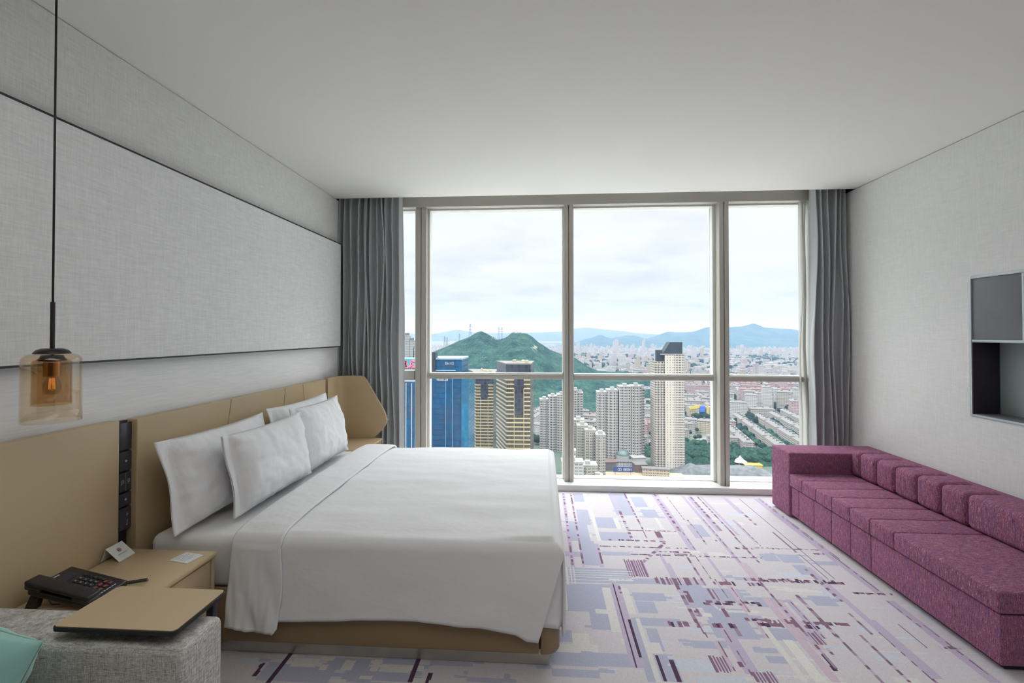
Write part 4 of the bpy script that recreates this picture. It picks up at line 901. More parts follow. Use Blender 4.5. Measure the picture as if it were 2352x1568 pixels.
tag(gm.build('city_ground', M['ground'], recalc=False), 'flat city ground with streets and greenery far below the window', kind='structure')

tag(MB().add([(-3000, 2, GZ), (3000, 2, GZ), (3000, 380, GZ), (-3000, 380, GZ)], [(0, 1, 2, 3)]).build('city_ground', M['bounce_ground'], recalc=False), 'unseen pale ground below the window, added to bounce light upward', kind='structure')  # reflecting ground added out of sight below the sill
# haze: a thin volume lying over the town, as on the photographed day
hz = MB().box(-15000, 15000, 120, 25000, GZ+.5, 420).build('haze', (lambda: None)() or bpy.data.materials.new('haze_air'))
hm = bpy.data.materials['haze_air']; hm.use_nodes = True; hn = hm.node_tree; hn.nodes.clear()
ho = hn.nodes.new('ShaderNodeOutputMaterial'); hs_ = hn.nodes.new('ShaderNodeVolumeScatter')
hs_.inputs['Color'].default_value = (.42, .60, 1.0, 1); hs_.inputs['Density'].default_value = .52e-4; hs_.inputs['Anisotropy'].default_value = .0
ha = hn.nodes.new('ShaderNodeVolumeAbsorption'); ha.inputs['Color'].default_value = (.55, .28, .0, 1); ha.inputs['Density'].default_value = .42e-4
hadd = hn.nodes.new('ShaderNodeAddShader'); hn.links.new(hs_.outputs[0], hadd.inputs[0]); hn.links.new(ha.outputs[0], hadd.inputs[1]); hn.links.new(hadd.outputs[0], ho.inputs['Volume'])
tag(hz, 'bluish haze in the air over the city', kind='stuff')

# ---- hills
def ridge_mesh(ridge, ymid, front, back, step, seed, rough, y_of=None, pw=1.15):
    xs0, xs1 = ridge[0][0], ridge[-1][0]
    def hz_(x):
        if x <= xs0: return ridge[0][1]-(xs0-x)*.35
        if x >= xs1: return ridge[-1][1]-(x-xs1)*.2
        for (a, b), (c, d) in zip(ridge, ridge[1:]):
            if x <= c:
                t = (x-a)/(c-a); return b+(d-b)*t
        return GZ
    nx = int((xs1-xs0+front)/step)+1; ny = int((front+back)/step)+1
    x_0 = xs0-front*.5
    def fn(i, j):
        x = x_0+i*step; yy = -front+j*step; y = ymid+yy
        xq = CXo+(x-CXo)*ymid/max(y, 200) if False else x
        d = (-yy/front) if yy < 0 else yy/back
        h = hz_(xq)-GZ
        spur = .16*math.sin(x*.018*(1500/ymid)+seed)*math.sin(d*3.0) if yy < 0 else 0
        k = max(0, 1-d)**pw
        z_ = GZ+max(h, 0)*min(1, k*(1+spur))
        amp = rough*(.25+min(1, 3*d))*(1 if h > 4 else .3)
        z_ += amp*fbm(x, y, 2.2/front*3, 5, seed)*min(1, k*3)
        return (x, y, z_ if k > 0 else GZ-2)
    b = MB(); b.grid(nx, ny, fn); return b
HR = [(-341,-54),(-311,-42),(-265,-21),(-230,-8),(-207,7),(-193,11),(-179,5),(-156,-8),(-136,-15),(-113,-8),(-93,8),(-71,7),(-48,1),(-31,-9),(-9,-28),(25,-50),(67,-65),(101,-75),(142,-100),(195,-122),(236,-128),(324,-134)]
tag(ridge_mesh([(x, z_) for x, z_ in HR], 1500, 560, 600, 7, 2.3, 13).build('hill', M['hill'], smooth='all', recalc=False), 'wooded twin peaked green hill with pale rocks behind the towers', 'hill')
MR = [(539,-116),(697,-65),(849,-1),(982,-68),(1240,-13),(1365,-26),(1494,-67),(1646,-48),(1746,12),(1827,37),(1951,25),(2192,37),(2377,100),(2456,106),(2677,100),(2878,118),(3042,156),(3175,99),(3375,87),(3555,74),(3776,24),(4300,60)]
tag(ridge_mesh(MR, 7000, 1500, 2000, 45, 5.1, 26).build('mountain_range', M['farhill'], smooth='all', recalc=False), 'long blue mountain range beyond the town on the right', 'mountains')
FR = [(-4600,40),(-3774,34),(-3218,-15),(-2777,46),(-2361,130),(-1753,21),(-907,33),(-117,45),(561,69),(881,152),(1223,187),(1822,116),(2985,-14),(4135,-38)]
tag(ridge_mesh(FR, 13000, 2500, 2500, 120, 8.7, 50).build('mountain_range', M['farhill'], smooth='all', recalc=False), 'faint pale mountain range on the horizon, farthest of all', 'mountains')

# pylons on the hill
def pylon():
    t = thing('power_pylon', 'x', 'pylon', (0, 0, 0)); H = 46; b = MB(); lv = [(0, 4.2), (12, 3.0), (24, 2.0), (32, 1.4), (46, .5)]
    for sx_ in (-1, 1):
        for sy_ in (-1, 1): b.tube([(sx_*w_, sy_*w_, z_) for z_, w_ in lv], .28, 4)
    for (z0, w0), (z1, w1) in zip(lv, lv[1:]):
        for s_ in (-1, 1):
            b.tube([(-w0, s_*w0, z0), (w1, s_*w1, z1)], .16, 4); b.tube([(w0, s_*w0, z0), (-w1, s_*w1, z1)], .16, 4)
            b.tube([(s_*w0, -w0, z0), (s_*w1, w1, z1)], .16, 4)
    b.build('lattice_mast', M['pylon'], t)
    for z_, w_ in ((29, 8), (36, 9), (42, 6.5)):
        a = MB(); a.tube([(-w_, 0, z_), (0, 0, z_+1.8), (w_, 0, z_)], .22, 4); a.tube([(-w_, 0, z_), (w_, 0, z_)], .22, 4); a.build('cross_arm', M['pylon'], t)
    return t
M['pylon'] = plain('galvanised_lattice', (.16, .18, .19), .6)
py0 = pylon(); first = True
for (x, z_, k, lab) in [(-229, -16, 1.1, 'tallest steel pylon, left of the left peak'), (-137, -18, .92, 'left one of the close pair of pylons in the saddle between the peaks'), (-127, -17, .88, 'right one of the close pair of pylons in the saddle between the peaks'),
                     (-312, -50, .98, 'left one of the pair of pylons low on the hill shoulder'), (-304, -50, .9, 'right one of the pair of pylons low on the hill shoulder'), (-264, -30, .72, 'small pylon between the tallest one and the shoulder pair')]:
    o = py0 if first else copy_tree(py0); first = False
    o.location = (x, 1500, z_); o.scale = (k, k, k); o['label'] = lab; o['group'] = 'pylons on the hill'

# ---- facades
def facade(name, wall, glass, fh=3.2, bay=3.4, w1=(.12, .48), w2=(.62, .78), hz_=(.30, .74), roof=None, var=.08, rough=.8, gl_rough=.2, gvar=.5, mirror=False):
    m_, gg, b = new_mat(name)
    t = gg.node('ShaderNodeTexCoord').outputs['Object']; sp = gg.node('ShaderNodeSeparateXYZ'); gg.l.new(t, sp.inputs[0])
    geo = gg.node('ShaderNodeTexCoord').outputs['Normal']; sn = gg.node('ShaderNodeSeparateXYZ'); gg.l.new(geo, sn.inputs[0])
    ax = gg.m('ABSOLUTE', sn.outputs[0]); isx = gg.m('GREATER_THAN', ax, .6)
    u = gg.m('ADD', gg.m('MULTIPLY', isx, sp.outputs[1]), gg.m('MULTIPLY', gg.m('SUBTRACT', 1, isx), sp.outputs[0]))
    fu = gg.m('FRACT', gg.m('DIVIDE', gg.m('ADD', u, 1000*bay), bay)); fz = gg.m('FRACT', gg.m('DIVIDE', sp.outputs[2], fh))
    def band(v, a, c): return gg.m('MULTIPLY', gg.m('GREATER_THAN', v, a), gg.m('LESS_THAN', v, c))
    k = band(fu, *w1)
    if w2: k = gg.m('MAXIMUM', k, band(fu, *w2))
    k = gg.m('MULTIPLY', k, band(fz, *hz_))
    top = gg.m('GREATER_THAN', sn.outputs[2], .5); k = gg.m('MULTIPLY', k, gg.m('SUBTRACT', 1, top))
    n1 = gg.noise(t, .35, 2); oi = gg.node('ShaderNodeObjectInfo').outputs['Random']
    wv = gg.mix(n1, tuple(q*(1-var) for q in wall), tuple(q*(1+var) for q in wall))
    if roof: wv = gg.mix(top, wv, roof)
    cell = gg.node('ShaderNodeTexWhiteNoise'); cell.noise_dimensions = '3D'
    cb = gg.node('ShaderNodeCombineXYZ'); gg.l.new(gg.m('FLOOR', gg.m('DIVIDE', u, bay)), cb.inputs[0]); gg.l.new(gg.m('FLOOR', gg.m('DIVIDE', sp.outputs[2], fh)), cb.inputs[1]); gg.l.new(cb.outputs[0], cell.inputs['Vector'])
    gc = gg.mix(cell.outputs['Value'], tuple(q*(1-gvar) for q in glass), tuple(q*(1+gvar) for q in glass))
    if mirror:   # town reflections painted into the glass colour as noise patches
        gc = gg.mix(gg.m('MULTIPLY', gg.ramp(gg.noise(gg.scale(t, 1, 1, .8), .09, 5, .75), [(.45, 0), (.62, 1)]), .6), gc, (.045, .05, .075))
    col = gg.mix(k, wv, gc); gg.l.new(col, b.inputs['Base Color'])
    gg.l.new(gg.m('MULTIPLY_ADD', k, gl_rough-rough, rough), b.inputs['Roughness']); b.inputs['Specular IOR Level'].default_value = .3
    return m_
GLS = (.055, .065, .075)
F = {}
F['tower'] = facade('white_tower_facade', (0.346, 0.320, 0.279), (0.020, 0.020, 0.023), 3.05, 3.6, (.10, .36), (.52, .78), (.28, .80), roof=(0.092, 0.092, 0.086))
F['towerbay'] = facade('cream_tower_bay', (0.380, 0.352, 0.307), (0.167, 0.150, 0.129), 3.05, 3.4, (.15, .5), None, (.35, .75), roof=(0.092, 0.092, 0.086))  # paler middle bay with faint windows
F['apt'] = facade('pale_apartment_facade', (0.279, 0.271, 0.251), (0.028, 0.031, 0.033), 3.5, 4.6, (.10, .30), (.46, .86), (.28, .72), roof=(0.129, 0.126, 0.117))
F['apt2'] = facade('grey_apartment_facade', (0.257, 0.257, 0.246), (0.028, 0.033, 0.036), 3.3, 5.2, (.10, .35), (.55, .75), (.30, .74), roof=(0.122, 0.120, 0.113))
F['slabw'] = facade('cream_slab_facade', (0.279, 0.262, 0.229), (0.056, 0.061, 0.067), 3.0, 4.2, (.15, .5), (.65, .85), (.3, .72), roof=(0.122, 0.117, 0.111))
F['slabg'] = facade('white_slab_facade', (0.324, 0.318, 0.307), (0.073, 0.084, 0.095), 3.0, 3.9, (.15, .5), (.65, .85), (.3, .72), roof=(0.135, 0.132, 0.129))
F['slabp'] = facade('pink_slab_facade', (0.297, 0.221, 0.216), (0.084, 0.067, 0.073), 3.0, 4.0, (.15, .5), (.65, .85), (.3, .72), roof=(0.111, 0.095, 0.092))
F['slaby'] = facade('ochre_slab_facade', (0.312, 0.279, 0.201), (0.073, 0.067, 0.061), 3.0, 4.0, (.15, .5), (.65, .85), (.3, .72), roof=(0.104, 0.111, 0.117))
F['blue'] = facade('blue_glass_facade', (.008, .038, .085), (.008, .062, .135), 3.9, 2.1, (.06, .94), None, (.08, .92), roof=(0.050, 0.069, 0.085), gvar=.2, mirror=True, rough=.35, gl_rough=.12)
F['blue2'] = facade('bright_blue_glass_facade', (.012, .085, .155), (.012, .11, .20), 3.9, 2.4, (.06, .94), None, (.06, .94), roof=(0.059, 0.079, 0.099), gvar=.2, mirror=True, rough=.35, gl_rough=.12)
F['dkglass'] = facade('dark_glass_facade', (.03, .032, .04), (.028, .030, .04), 3.5, 3.0, (.06, .94), None, (.06, .94), roof=(0.059, 0.059, 0.055), rough=.4, gl_rough=.15)
F['olive'] = facade('bronze_window_facade', (.07, .065, .045), (.055, .05, .042), 3.5, 1.7, (.10, .85), None, (.28, .95), roof=(0.099, 0.099, 0.089), rough=.5, gl_rough=.2)
M['gold'] = plain('gold_beige_spandrel', (0.335, 0.279, 0.150), .5, var=.05, vscale=.3)
M['gold_s'] = plain('pale_side_spandrel', (0.279, 0.257, 0.201), .5, var=.05, vscale=.3)
M['whitebld'] = plain('white_render', (0.257, 0.254, 0.242), .8, var=.08, vscale=.3)
M['roofslate'] = plain('dark_slate_crown', (.007, .014, .021), .7, var=.2, vscale=.3)
M['roofgrey'] = plain('grey_roof', (0.092, 0.089, 0.086), .9, var=.12, vscale=.2)
M['roofred'] = plain('red_brown_roof', (0.095, 0.059, 0.053), .9, var=.1, vscale=.2)
M['roofteal'] = plain('teal_roof', (.03, .22, .23), .6)
M['sandy'] = plain('sandy_paving', (0.242, 0.195, 0.129), .9, var=.1, vscale=.05)
M['bandw'] = plain('white_parapet', (0.242, 0.239, 0.227), .8, var=.04)
M['mullw'] = plain('pale_facade_line', (0.195, 0.307, 0.380), .5)
M['signw'] = plain('white_sign', (0.312, 0.329, 0.336), .5)
M['signblue'] = plain('navy_billboard', (.012, .035, .16), .5)
M['signpink'] = plain('pink_sign', (.75, .12, .22), .5)
M['yellow'] = plain('yellow_panel', (0.419, 0.324, 0.033), .6)
M['blueb'] = plain('blue_panel', (.04, .12, .50), .5)
M['greendome'] = plain('green_glass_dome', (.07, .11, .105), .4, var=.3, vscale=.4)
M['rockroof'] = plain('grey_rockwork', (.06, .066, .07), .95, var=.95, vscale=.22)
M['rooftop_clutter'] = plain('rooftop_clutter', (0.307, 0.268, 0.184), .8, var=.3, vscale=.5)

def place(o, x, y, z_=GZ, rz=0): o.location = (x, y, z_); o.rotation_euler = (0, 0, rz); return o
# blue glass tower with roof sign
t = thing('office_tower', 'deep blue glass tower with white roof edge and small white sign', 'tower', (-58, 345, GZ))
MB().box(-24, 0, 0, 30, 0, 146).build('body', F['blue'], t)
MB().box(.05, 5.6, -1.5, 28, 0, 134).build('body_wing', F['blue2'], t, label='slightly lower bright blue wing')
MB().box(-24.4, .4, -.5, 30, 146, 147.2).build('roof_edge', M['mullw'], t)
MB().box(-20, -4.5, -.5, -.01, 137.5, 138.2).build('ledge', M['mullw'], t)
for x in (-12, -7, 0): MB().box(x-.12, x+.12, -.5, -.01, 0, 133).build('facade_line', M['mullw'], t)
def strokes(parent, name, mat, glyphs, x, z_, h, y, th=.4, adv=.8, lw=.16):
    """block characters, one part each; a glyph is a list of strokes in a unit cell"""
    for g_ in glyphs:
        m_ = MB()
        for (x0, z0, x1, z1) in g_:
            m_.box(x+min(x0, x1)*h*.7-(lw*h/2 if x0 == x1 else 0), x+max(x0, x1)*h*.7+(lw*h/2 if x0 == x1 else 0), y-th, y, z_+min(z0, z1)*h-(lw*h/2 if z0 == z1 else 0), z_+max(z0, z1)*h+(lw*h/2 if z0 == z1 else 0))
        if g_: m_.build('sign_letter', mat, parent)
        x += h*adv
GL_H = [(0, 0, 0, 1), (1, 0, 1, 1), (0, .5, 1, .5)]; GL_L = [(0, 0, 0, 1), (0, 0, 1, 0)]; GL_E = [(0, 0, 0, 1), (0, 0, 1, 0), (0, .5, .8, .5), (0, 1, 1, 1)]
GL_B = [(0, 0, 0, 1), (1, 0, 1, 1), (0, 0, 1, 0), (0, 1, 1, 1), (0, .5, 1, .5)]; GL_O = [(0, 0, 0, 1), (1, 0, 1, 1), (0, 0, 1, 0), (0, 1, 1, 1)]; GL_T = [(.5, 0, .5, 1), (0, 1, 1, 1), (0, .5, 1, .5)]
strokes(t, 'sign_lettering', M['signw'], [GL_B, [(0, 0, 0, .6), (0, .6, .8, .6), (.8, 0, .8, .6)], [(.3, 0, .3, 1)], GL_O], -12.2, 142.2, 1.7, 0, .4, .95)
strokes(t, 'sign_lettering', M['signw'], [GL_T, GL_B, GL_E, GL_B, GL_O, GL_B], -19, 130.2, 1.9, 0, .4, .75, .2)
MB().box(-24.3, -19.4, -2, 6, 136, 151.5).build('plant_tower', M['roofslate'], t)

# striped left office blocks
t = thing('office_tower', 'blue office tower with white vertical lines at the left edge of the window', 'tower', (-82, 280, GZ))
MB().box(-26, 7.6, 0, 26, 0, 136).build('body', F['blue'], t)
for x in (-18, -11, -6, -2.5, 1, 4.5, 7.3): MB().box(x-.2, x+.2, -.5, -.01, 0, 135).build('facade_line', M['signw'], t)
t = thing('commercial_block', 'low block with teal roof and pink and white roof letters', 'building', (-166, 560, GZ))
MB().box(-40, 16, 0, 40, 0, 124).build('body', F['apt2'], t)
MB().box(-40, 16, -1, 30, 124, 135).build('sign_band', M['roofteal'], t)
strokes(t, 'sign_lettering', M['signpink'], [GL_B, GL_L, GL_E, GL_B, GL_L, GL_E], -20, 125.5, 7, -1.05, .5, .85, .34)
for (x, w_, h_, lab) in [(-268, 5, 162, 'hazy slim grey tower at the far left of the window'), (-258, 4, 152, 'hazy tallest grey tower at the far left of the window'), (-249, 3, 138, 'hazy lower grey tower at the far left of the window')]:
    t = thing('residential_tower', lab, 'tower', (x*1.0, 920, GZ), group='hazy towers at the far left'); MB().box(-w_, w_, 0, 16, 0, h_).build('body', F['apt2'], t); MB().box(-w_*.6, w_*.6, 2, 12, h_, h_+5).build('roof_house', M['roofgrey'], t)

# the two gold banded towers
def gold_tower(label, x, y, w_, d_, H, fh, core0, core1, core_top, core_bot, skew, side_n=None):
    t = thing('office_tower', label, 'tower', (x, y, GZ), group='dark towers with gold bands'); n = int((H-14)/fh)
    # plan: front face w_ wide at y=0, side face leaning back to the left
    plan = [(0, 0), (w_, 0), (w_+2, d_), (-skew, d_)]
    MB().prism(plan, 'z', 0, H-13).build('body', F['olive'], t)
    cr = [(-.3, -.3), (w_+.3, -.3), (w_+2.3, d_), (-skew, d_)]
    MB().prism(cr, 'z', H-13, H-1.2).build('crown', F['dkglass'], t, label='dark glass crown')
    MB().prism([(-.6, -.6), (w_+.6, -.6), (w_+2.6, d_+.5), (-skew-.5, d_+.5)], 'z', H-1.2, H-.2).build('roof_slab', M['roofgrey'], t)
    for k in range(9):
        rr = random.Random(k*3+int(x)); a = rr.uniform(1, w_-4); c_ = rr.uniform(1, d_-6)
        MB().box(a, a+rr.uniform(1.5, 3.5), c_, c_+rr.uniform(2, 6), H-.2, H+rr.uniform(.6, 2.4)).build('roof_unit', M['rooftop_clutter'], t)
    MB().box(core0, core1, -.75, -.01, core_bot, H-13).build('dark_glass_panel', F['dkglass'], t)
    for c_ in (core0, core1): MB().box(c_-.2, c_+.2, -.85, -.02, 0, core_top).build('gold_mullion', M['gold'], t)
    # one floor band, then copies
    def bandmesh(a, b):
        m_ = MB(); m_.box(a, b, -.55, -.005, 0, .95); return m_.mesh()
    m1, m2, m3 = bandmesh(0, core0), bandmesh(core1, w_), bandmesh(0, w_)
    sd = MB(); sd.add([(0, 0, 0), (-skew, d_, 0), (-skew-.5, d_, 0), (-.5, 0, 0), (0, 0, 1.0), (-skew, d_, 1.0), (-skew-.5, d_, 1.0), (-.5, 0, 1.0)], [(0, 1, 2, 3), (4, 7, 6, 5), (0, 3, 7, 4), (1, 5, 6, 2), (3, 2, 6, 7), (0, 4, 5, 1)])
    ms = sd.mesh()
    for m_ in (m1, m2, m3): m_.materials.append(M['gold'])
    ms.materials.append(M['gold_s'])
    for k in range(n+1):
        z_ = H-14.2-k*fh
        if z_ < 4: break
        for m_ in ((m1, m2) if z_ > core_bot-1 else (m3,)):
            o = bpy.data.objects.new('floor_band', m_); COL.objects.link(o); o.parent = t; o.location = (0, 0, z_)
        if k < 34:
            o = bpy.data.objects.new('side_band', ms); COL.objects.link(o); o.parent = t; o.location = (0, 0, z_)
    return t
gold_tower('dark tower with gold floor bands, right and nearer one of the two', -27.6, 384, 19.7, 40, 141, 3.5, 6.4, 14.3, 120, 99, 11.8)
gold_tower('dark tower with gold floor bands, left and lower one of the two', -72.1, 520, 19.5, 55, 122, 3.45, 5.4, 13.7, 95, 93, 17)

# pale apartment clusters
def cluster(label, x, y, parts, mat, group=None, name='apartment_tower', rz=0):
    t = thing(name, label, 'apartment building', (x, y, GZ), rz, group=group)
    for k, (x0, x1, y0, y1, h_) in enumerate(parts):
        b = MB(); b.box(x0, x1, y0, y1, 0, h_)
        if x1-x0 > 9:
            c_ = (x0+x1)/2; b.box(c_-2.2, c_+2.2, y0-1.4, y0, 0, h_-1)
        b.build('block', mat, t)
        MB().box(x0-.3, x1+.3, y0-.3, y1+.3, h_, h_+1.1).build('parapet', M['bandw'], t)
        MB().box((x0+x1)/2-2.5, (x0+x1)/2+2.5, y0+2, y0+7, h_+1.1, h_+4.5).build('lift_house', M['bandw'], t)
    return t
cluster('stepped pale apartment tower left of the middle mullion', -2, 668, [(0, 13, 4, 20, 71), (12, 25, 0, 18, 76), (24.5, 37, -3, 15, 79), (37, 41, 2, 18, 76)], F['apt'])
cluster('pale apartment tower showing just right of the middle mullion', 46, 675, [(0, 6, 0, 14, 84), (6.2, 14, 3, 18, 80)], F['apt'])
cluster('tall stepped twin apartment tower between the mullion and the tallest tower', 73, 612, [(0, 12, 3, 20, 89), (12.2, 26, 0, 17, 92), (27, 42, -3, 16, 97), (42.3, 54, -5, 12, 98), (54.2, 59, -1, 14, 95)], F['apt'])
cluster('low wide apartment block in front of the twin tower', 41, 520, [(-4, 9, 26, 40, 65), (0, 12, 14, 30, 61), (8, 20, 4, 20, 58), (19, 29, -6, 12, 55)], F['slabw'])
cluster('small cream block half hidden behind the foot of the bed', 38, 470, [(0, 18, 0, 16, 34), (12, 24, -6, 8, 24)], F['slabw'])
cluster('white block with railings behind the duvet corner', 20, 440, [(0, 20, 0, 14, 45), (4, 14, 14, 24, 52)], F['slabg'])

# the tallest tower
t = thing('residential_tower', 'tallest cream tower with dark slanted crown in the middle pane', 'tower', (140.5, 589, GZ))
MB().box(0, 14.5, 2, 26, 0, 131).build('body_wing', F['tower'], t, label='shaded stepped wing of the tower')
MB().box(12, 23, -.5, 24, 0, 139).build('body', F['towerbay'], t, label='plain cream middle bay')
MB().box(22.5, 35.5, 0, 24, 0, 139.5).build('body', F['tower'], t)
for k in range(4): MB().box(1.2+k*3.4, 3.2+k*3.4, .9, 1.99, 2, 128).build('balcony_stack', F['tower'], t)
MB().prism([(10, 140), (34, 140), (34, 155), (19, 155)], 'y', 3, 20).build('crown', M['roofslate'], t, label='dark slanted crown')
MB().box(3.5, 9.5, 3, 14, 131, 145).build('crown_block', M['roofslate'], t)
MB().box(6.5, 35.7, -.7, 25, 139.5, 140.4).build('parapet', M['bandw'], t)

# shopping area at the foot of the towers
t = thing('dome', 'round green glass dome at the foot of the twin apartment tower', 'dome', (104, 606, GZ)); MB().lathe([(8*math.cos(a), 11+7.5*math.sin(a)) for a in np.linspace(0, PI/2-.02, 12)], n=24).build('glass_shell', M['greendome'], t, smooth='all'); MB().lathe([(8.5, 0), (8.5, 11.2), (.1, 11.2)], n=24).build('drum', M['whitebld'], t)
t = thing('billboard', 'long navy billboard with white marks on a low roof', 'billboard', (84.5, 556, GZ+4)); MB().box(0, 22.5, 0, .8, 0, 6).build('panel', M['signblue'], t)
strokes(t, 'lettering', M['signw'], [GL_O, GL_O, [], GL_B, GL_E, GL_B, GL_H], 5.2, 1.7, 2.6, 0, .3, .86, .2)
for x in (2, 20): MB().box(x, x+.5, .8, 1.2, -4, 3).build('post', M['pylon'], t)
def lowblock(name, label, x, y, w_, d_, h_, wall, roof, rz=0, cat='building', group=None):
    t = thing(name, label, cat, (x, y, GZ), rz, group=group); MB().box(-w_/2, w_/2, -d_/2, d_/2, 0, h_).build('walls', wall, t); MB().box(-w_/2-.6, w_/2+.6, -d_/2-.6, d_/2+.6, h_, h_+.8).build('roof', roof, t); return t
lowblock('plaza', 'sandy paved plaza at the foot of the tallest tower', 120, 535, 100, 60, .6, M['sandy'], M['sandy'], cat='plaza')
lowblock('shop_building', 'low cream shop building with dark arches before the tallest tower', 133, 556, 30, 9, 9, F['slaby'], M['roofgrey'], -.12)
lowblock('shop_building', 'brown roofed shop building between billboard and tallest tower', 118, 572, 14, 14, 10, M['roofred'], M['roofgrey'], .1)
lowblock('shop_building', 'flat grey shop building under the glass dome', 100, 590, 34, 12, 8, F['slabg'], M['roofgrey'], 0)
lowblock('shop_building', 'low brown shop building left of the glass dome', 80, 585, 22, 16, 9, M['roofgrey'], M['roofred'], .1)
lowblock('shop_building', 'white gabled shop building right of the glass dome', 121, 600, 16, 14, 11, M['whitebld'], M['bandw'], .2)
lowblock('shop_building', 'cream shop hall with red edge left of the low wide block', 48, 500, 30, 20, 12, F['slabw'], M['roofred'], 0)
def rock():
    b = MB()
    def fn(i, j):
        u, v = i/44, j/16; x = u*112; y = v*42
        e = min(1, u*6, (1-u)*6)*math.sin(min(1, v*1.0)*PI)**.6 if 0 < v < 1 else 0
        return (x, y, 8.5*max(e, 0)*(.8+.5*abs(noise.noise(Vector((x*.07, y*.09, 3))))+.10*noise.noise(Vector((x*.3, y*.3, 1)))))
    b.grid(45, 17, fn); return b
t = thing('rock_roof', 'long grey rockwork roof with white edge beyond the sill', 'building', (160, 555, GZ)); rock().build('rockwork', M['rockroof'], t, smooth='all', recalc=False); MB().box(-14, 118, -14, -4, 0, 3.5).build('edge', M['bandw'], t)
t = thing('pavilion', 'small white tent roofed pavilion by the right end of the rockwork roof', 'pavilion', (251, 612, GZ-4)); MB().lathe([(9, 8), (6, 10), (2, 13), (.1, 16)], n=8).build('tent_roof', M['signw'], t)
for a in range(6): MB().tube([(7.5*math.cos(a*PI/3), 7.5*math.sin(a*PI/3), 0), (7.5*math.cos(a*PI/3), 7.5*math.sin(a*PI/3), 8.2)], .3, 6).build('post', M['whitebld'], t)
lowblock('play_area', 'yellow play area behind the bench sofa arm', 262, 603, 20, 10, 3, M['yellow'], M['yellow'])
t = thing('mall_building', 'building with yellow and blue panels right of the tallest tower', 'building', (283, 922, GZ)); MB().box(0, 18, 0, 20, 0, 24).build('walls', F['slaby'], t); MB().box(17.9, 31, 3, 18, 0, 22).build('blue_front', F['blue'], t); MB().box(31, 44, 0, 18, 0, 25).build('walls', F['slaby'], t); MB().box(19, 30, 1.6, 3, 16, 27).build('blue_panel', M['blueb'], t)
MB().prism([(0, 20), (18.5, 24), (18.5, 30), (0, 25)], 'y', -.8, -.01).build('yellow_panel', M['yellow'], t); MB().box(31.5, 35, -.8, -.01, 8, 29).build('yellow_panel', M['yellow'], t); MB().box(3, 14, -.7, -.01, 21, 25).build('light_blue_panel', M['mullw'], t)
lowblock('shop_building', 'orange and cream round-cornered shop in front of the yellow and blue building', 300, 815, 22, 14, 7, M['sandy'], M['rooftop_clutter'], .2)

# rows of six storey slabs running away to the right; the photograph shows each
def slab_mesh(L_, D_, H_, hip=True):
    b = MB(); b.box(-D_/2, D_/2, -L_/2, L_/2, 0, H_); body = b.mesh()
    r = MB(); o_ = .8; e = D_*.35
    r.add([(-D_/2-o_, -L_/2-o_, H_), (D_/2+o_, -L_/2-o_, H_), (D_/2+o_, L_/2+o_, H_), (-D_/2-o_, L_/2+o_, H_), (0, -L_/2+e, H_+3.2), (0, L_/2-e, H_+3.2)], [(0, 1, 4), (1, 2, 5, 4), (2, 3, 5), (3, 0, 4, 5), (0, 3, 2, 1)])
    for k in range(int(L_/14)):
        y = -L_/2+6+k*14
        r.box(-1.8, 1.8, y-1.2, y+1.2, H_+1.5, H_+4.6)
    return body, r.mesh()
SL = {}
def slab(label, group, x, y, rz, L_, D_, H_, fm, rm, name='apartment_block'):
    key = (L_, D_, H_, fm, rm)
    if key not in SL:
        a, b = slab_mesh(L_, D_, H_); a.materials.append(F[fm]); b.materials.append(M[rm]); SL[key] = (a, b)
    t = thing(name, label, 'apartment building', (x, y, GZ), rz, group=group)
    for nm, me in zip(('walls', 'roof'), SL[key]):
        o = bpy.data.objects.new(nm, me); COL.objects.link(o); o.parent = t
    return t
rg = random.Random(21)
TAKEN = []
ordw = ['nearest', 'second', 'third', 'fourth', 'fifth', 'sixth']
rows = [(288, 690, 'leftmost'), (323, 672, 'second'), (360, 668, 'third'), (397, 694, 'fourth'), (434, 728, 'fifth'), (470, 770, 'sixth')]
for rx, ry, rn in rows:
    for k in range(4 if rn != 'leftmost' else 3):
        yy = ry+k*66; xx = rx+(yy-ry)*.17
        slab(f'cream hip roofed block, {ordw[k]} along the {rn} diagonal row right of the park', 'diagonal rows of cream blocks', xx, yy, -.17, 58, 13, 17, 'slabw', 'roofgrey')
        TAKEN.append((xx, yy, 34))
for (x, y, r_, lab) in [(212, 760, .6, 'cream hip roofed block just right of the tallest tower, nearest'), (238, 812, .5, 'grey roofed block behind the nearest one right of the tallest tower'), (225, 880, .5, 'pale block half hidden by the right edge of the tallest tower'), (262, 700, 1.35, 'small hip roofed block above the park left of the right mullion'),
                        (128, 760, .4, 'cream block in the gap left of the tallest tower'), (120, 850, .3, 'white flat block behind the gap left of the tallest tower'), (137, 705, .7, 'low cream block in the gap, nearest the trees')]:
    slab(lab, 'cream blocks around the tallest tower', x, y, r_, 42, 13, 17, 'slabw', 'roofgrey'); TAKEN.append((x, y, 28))

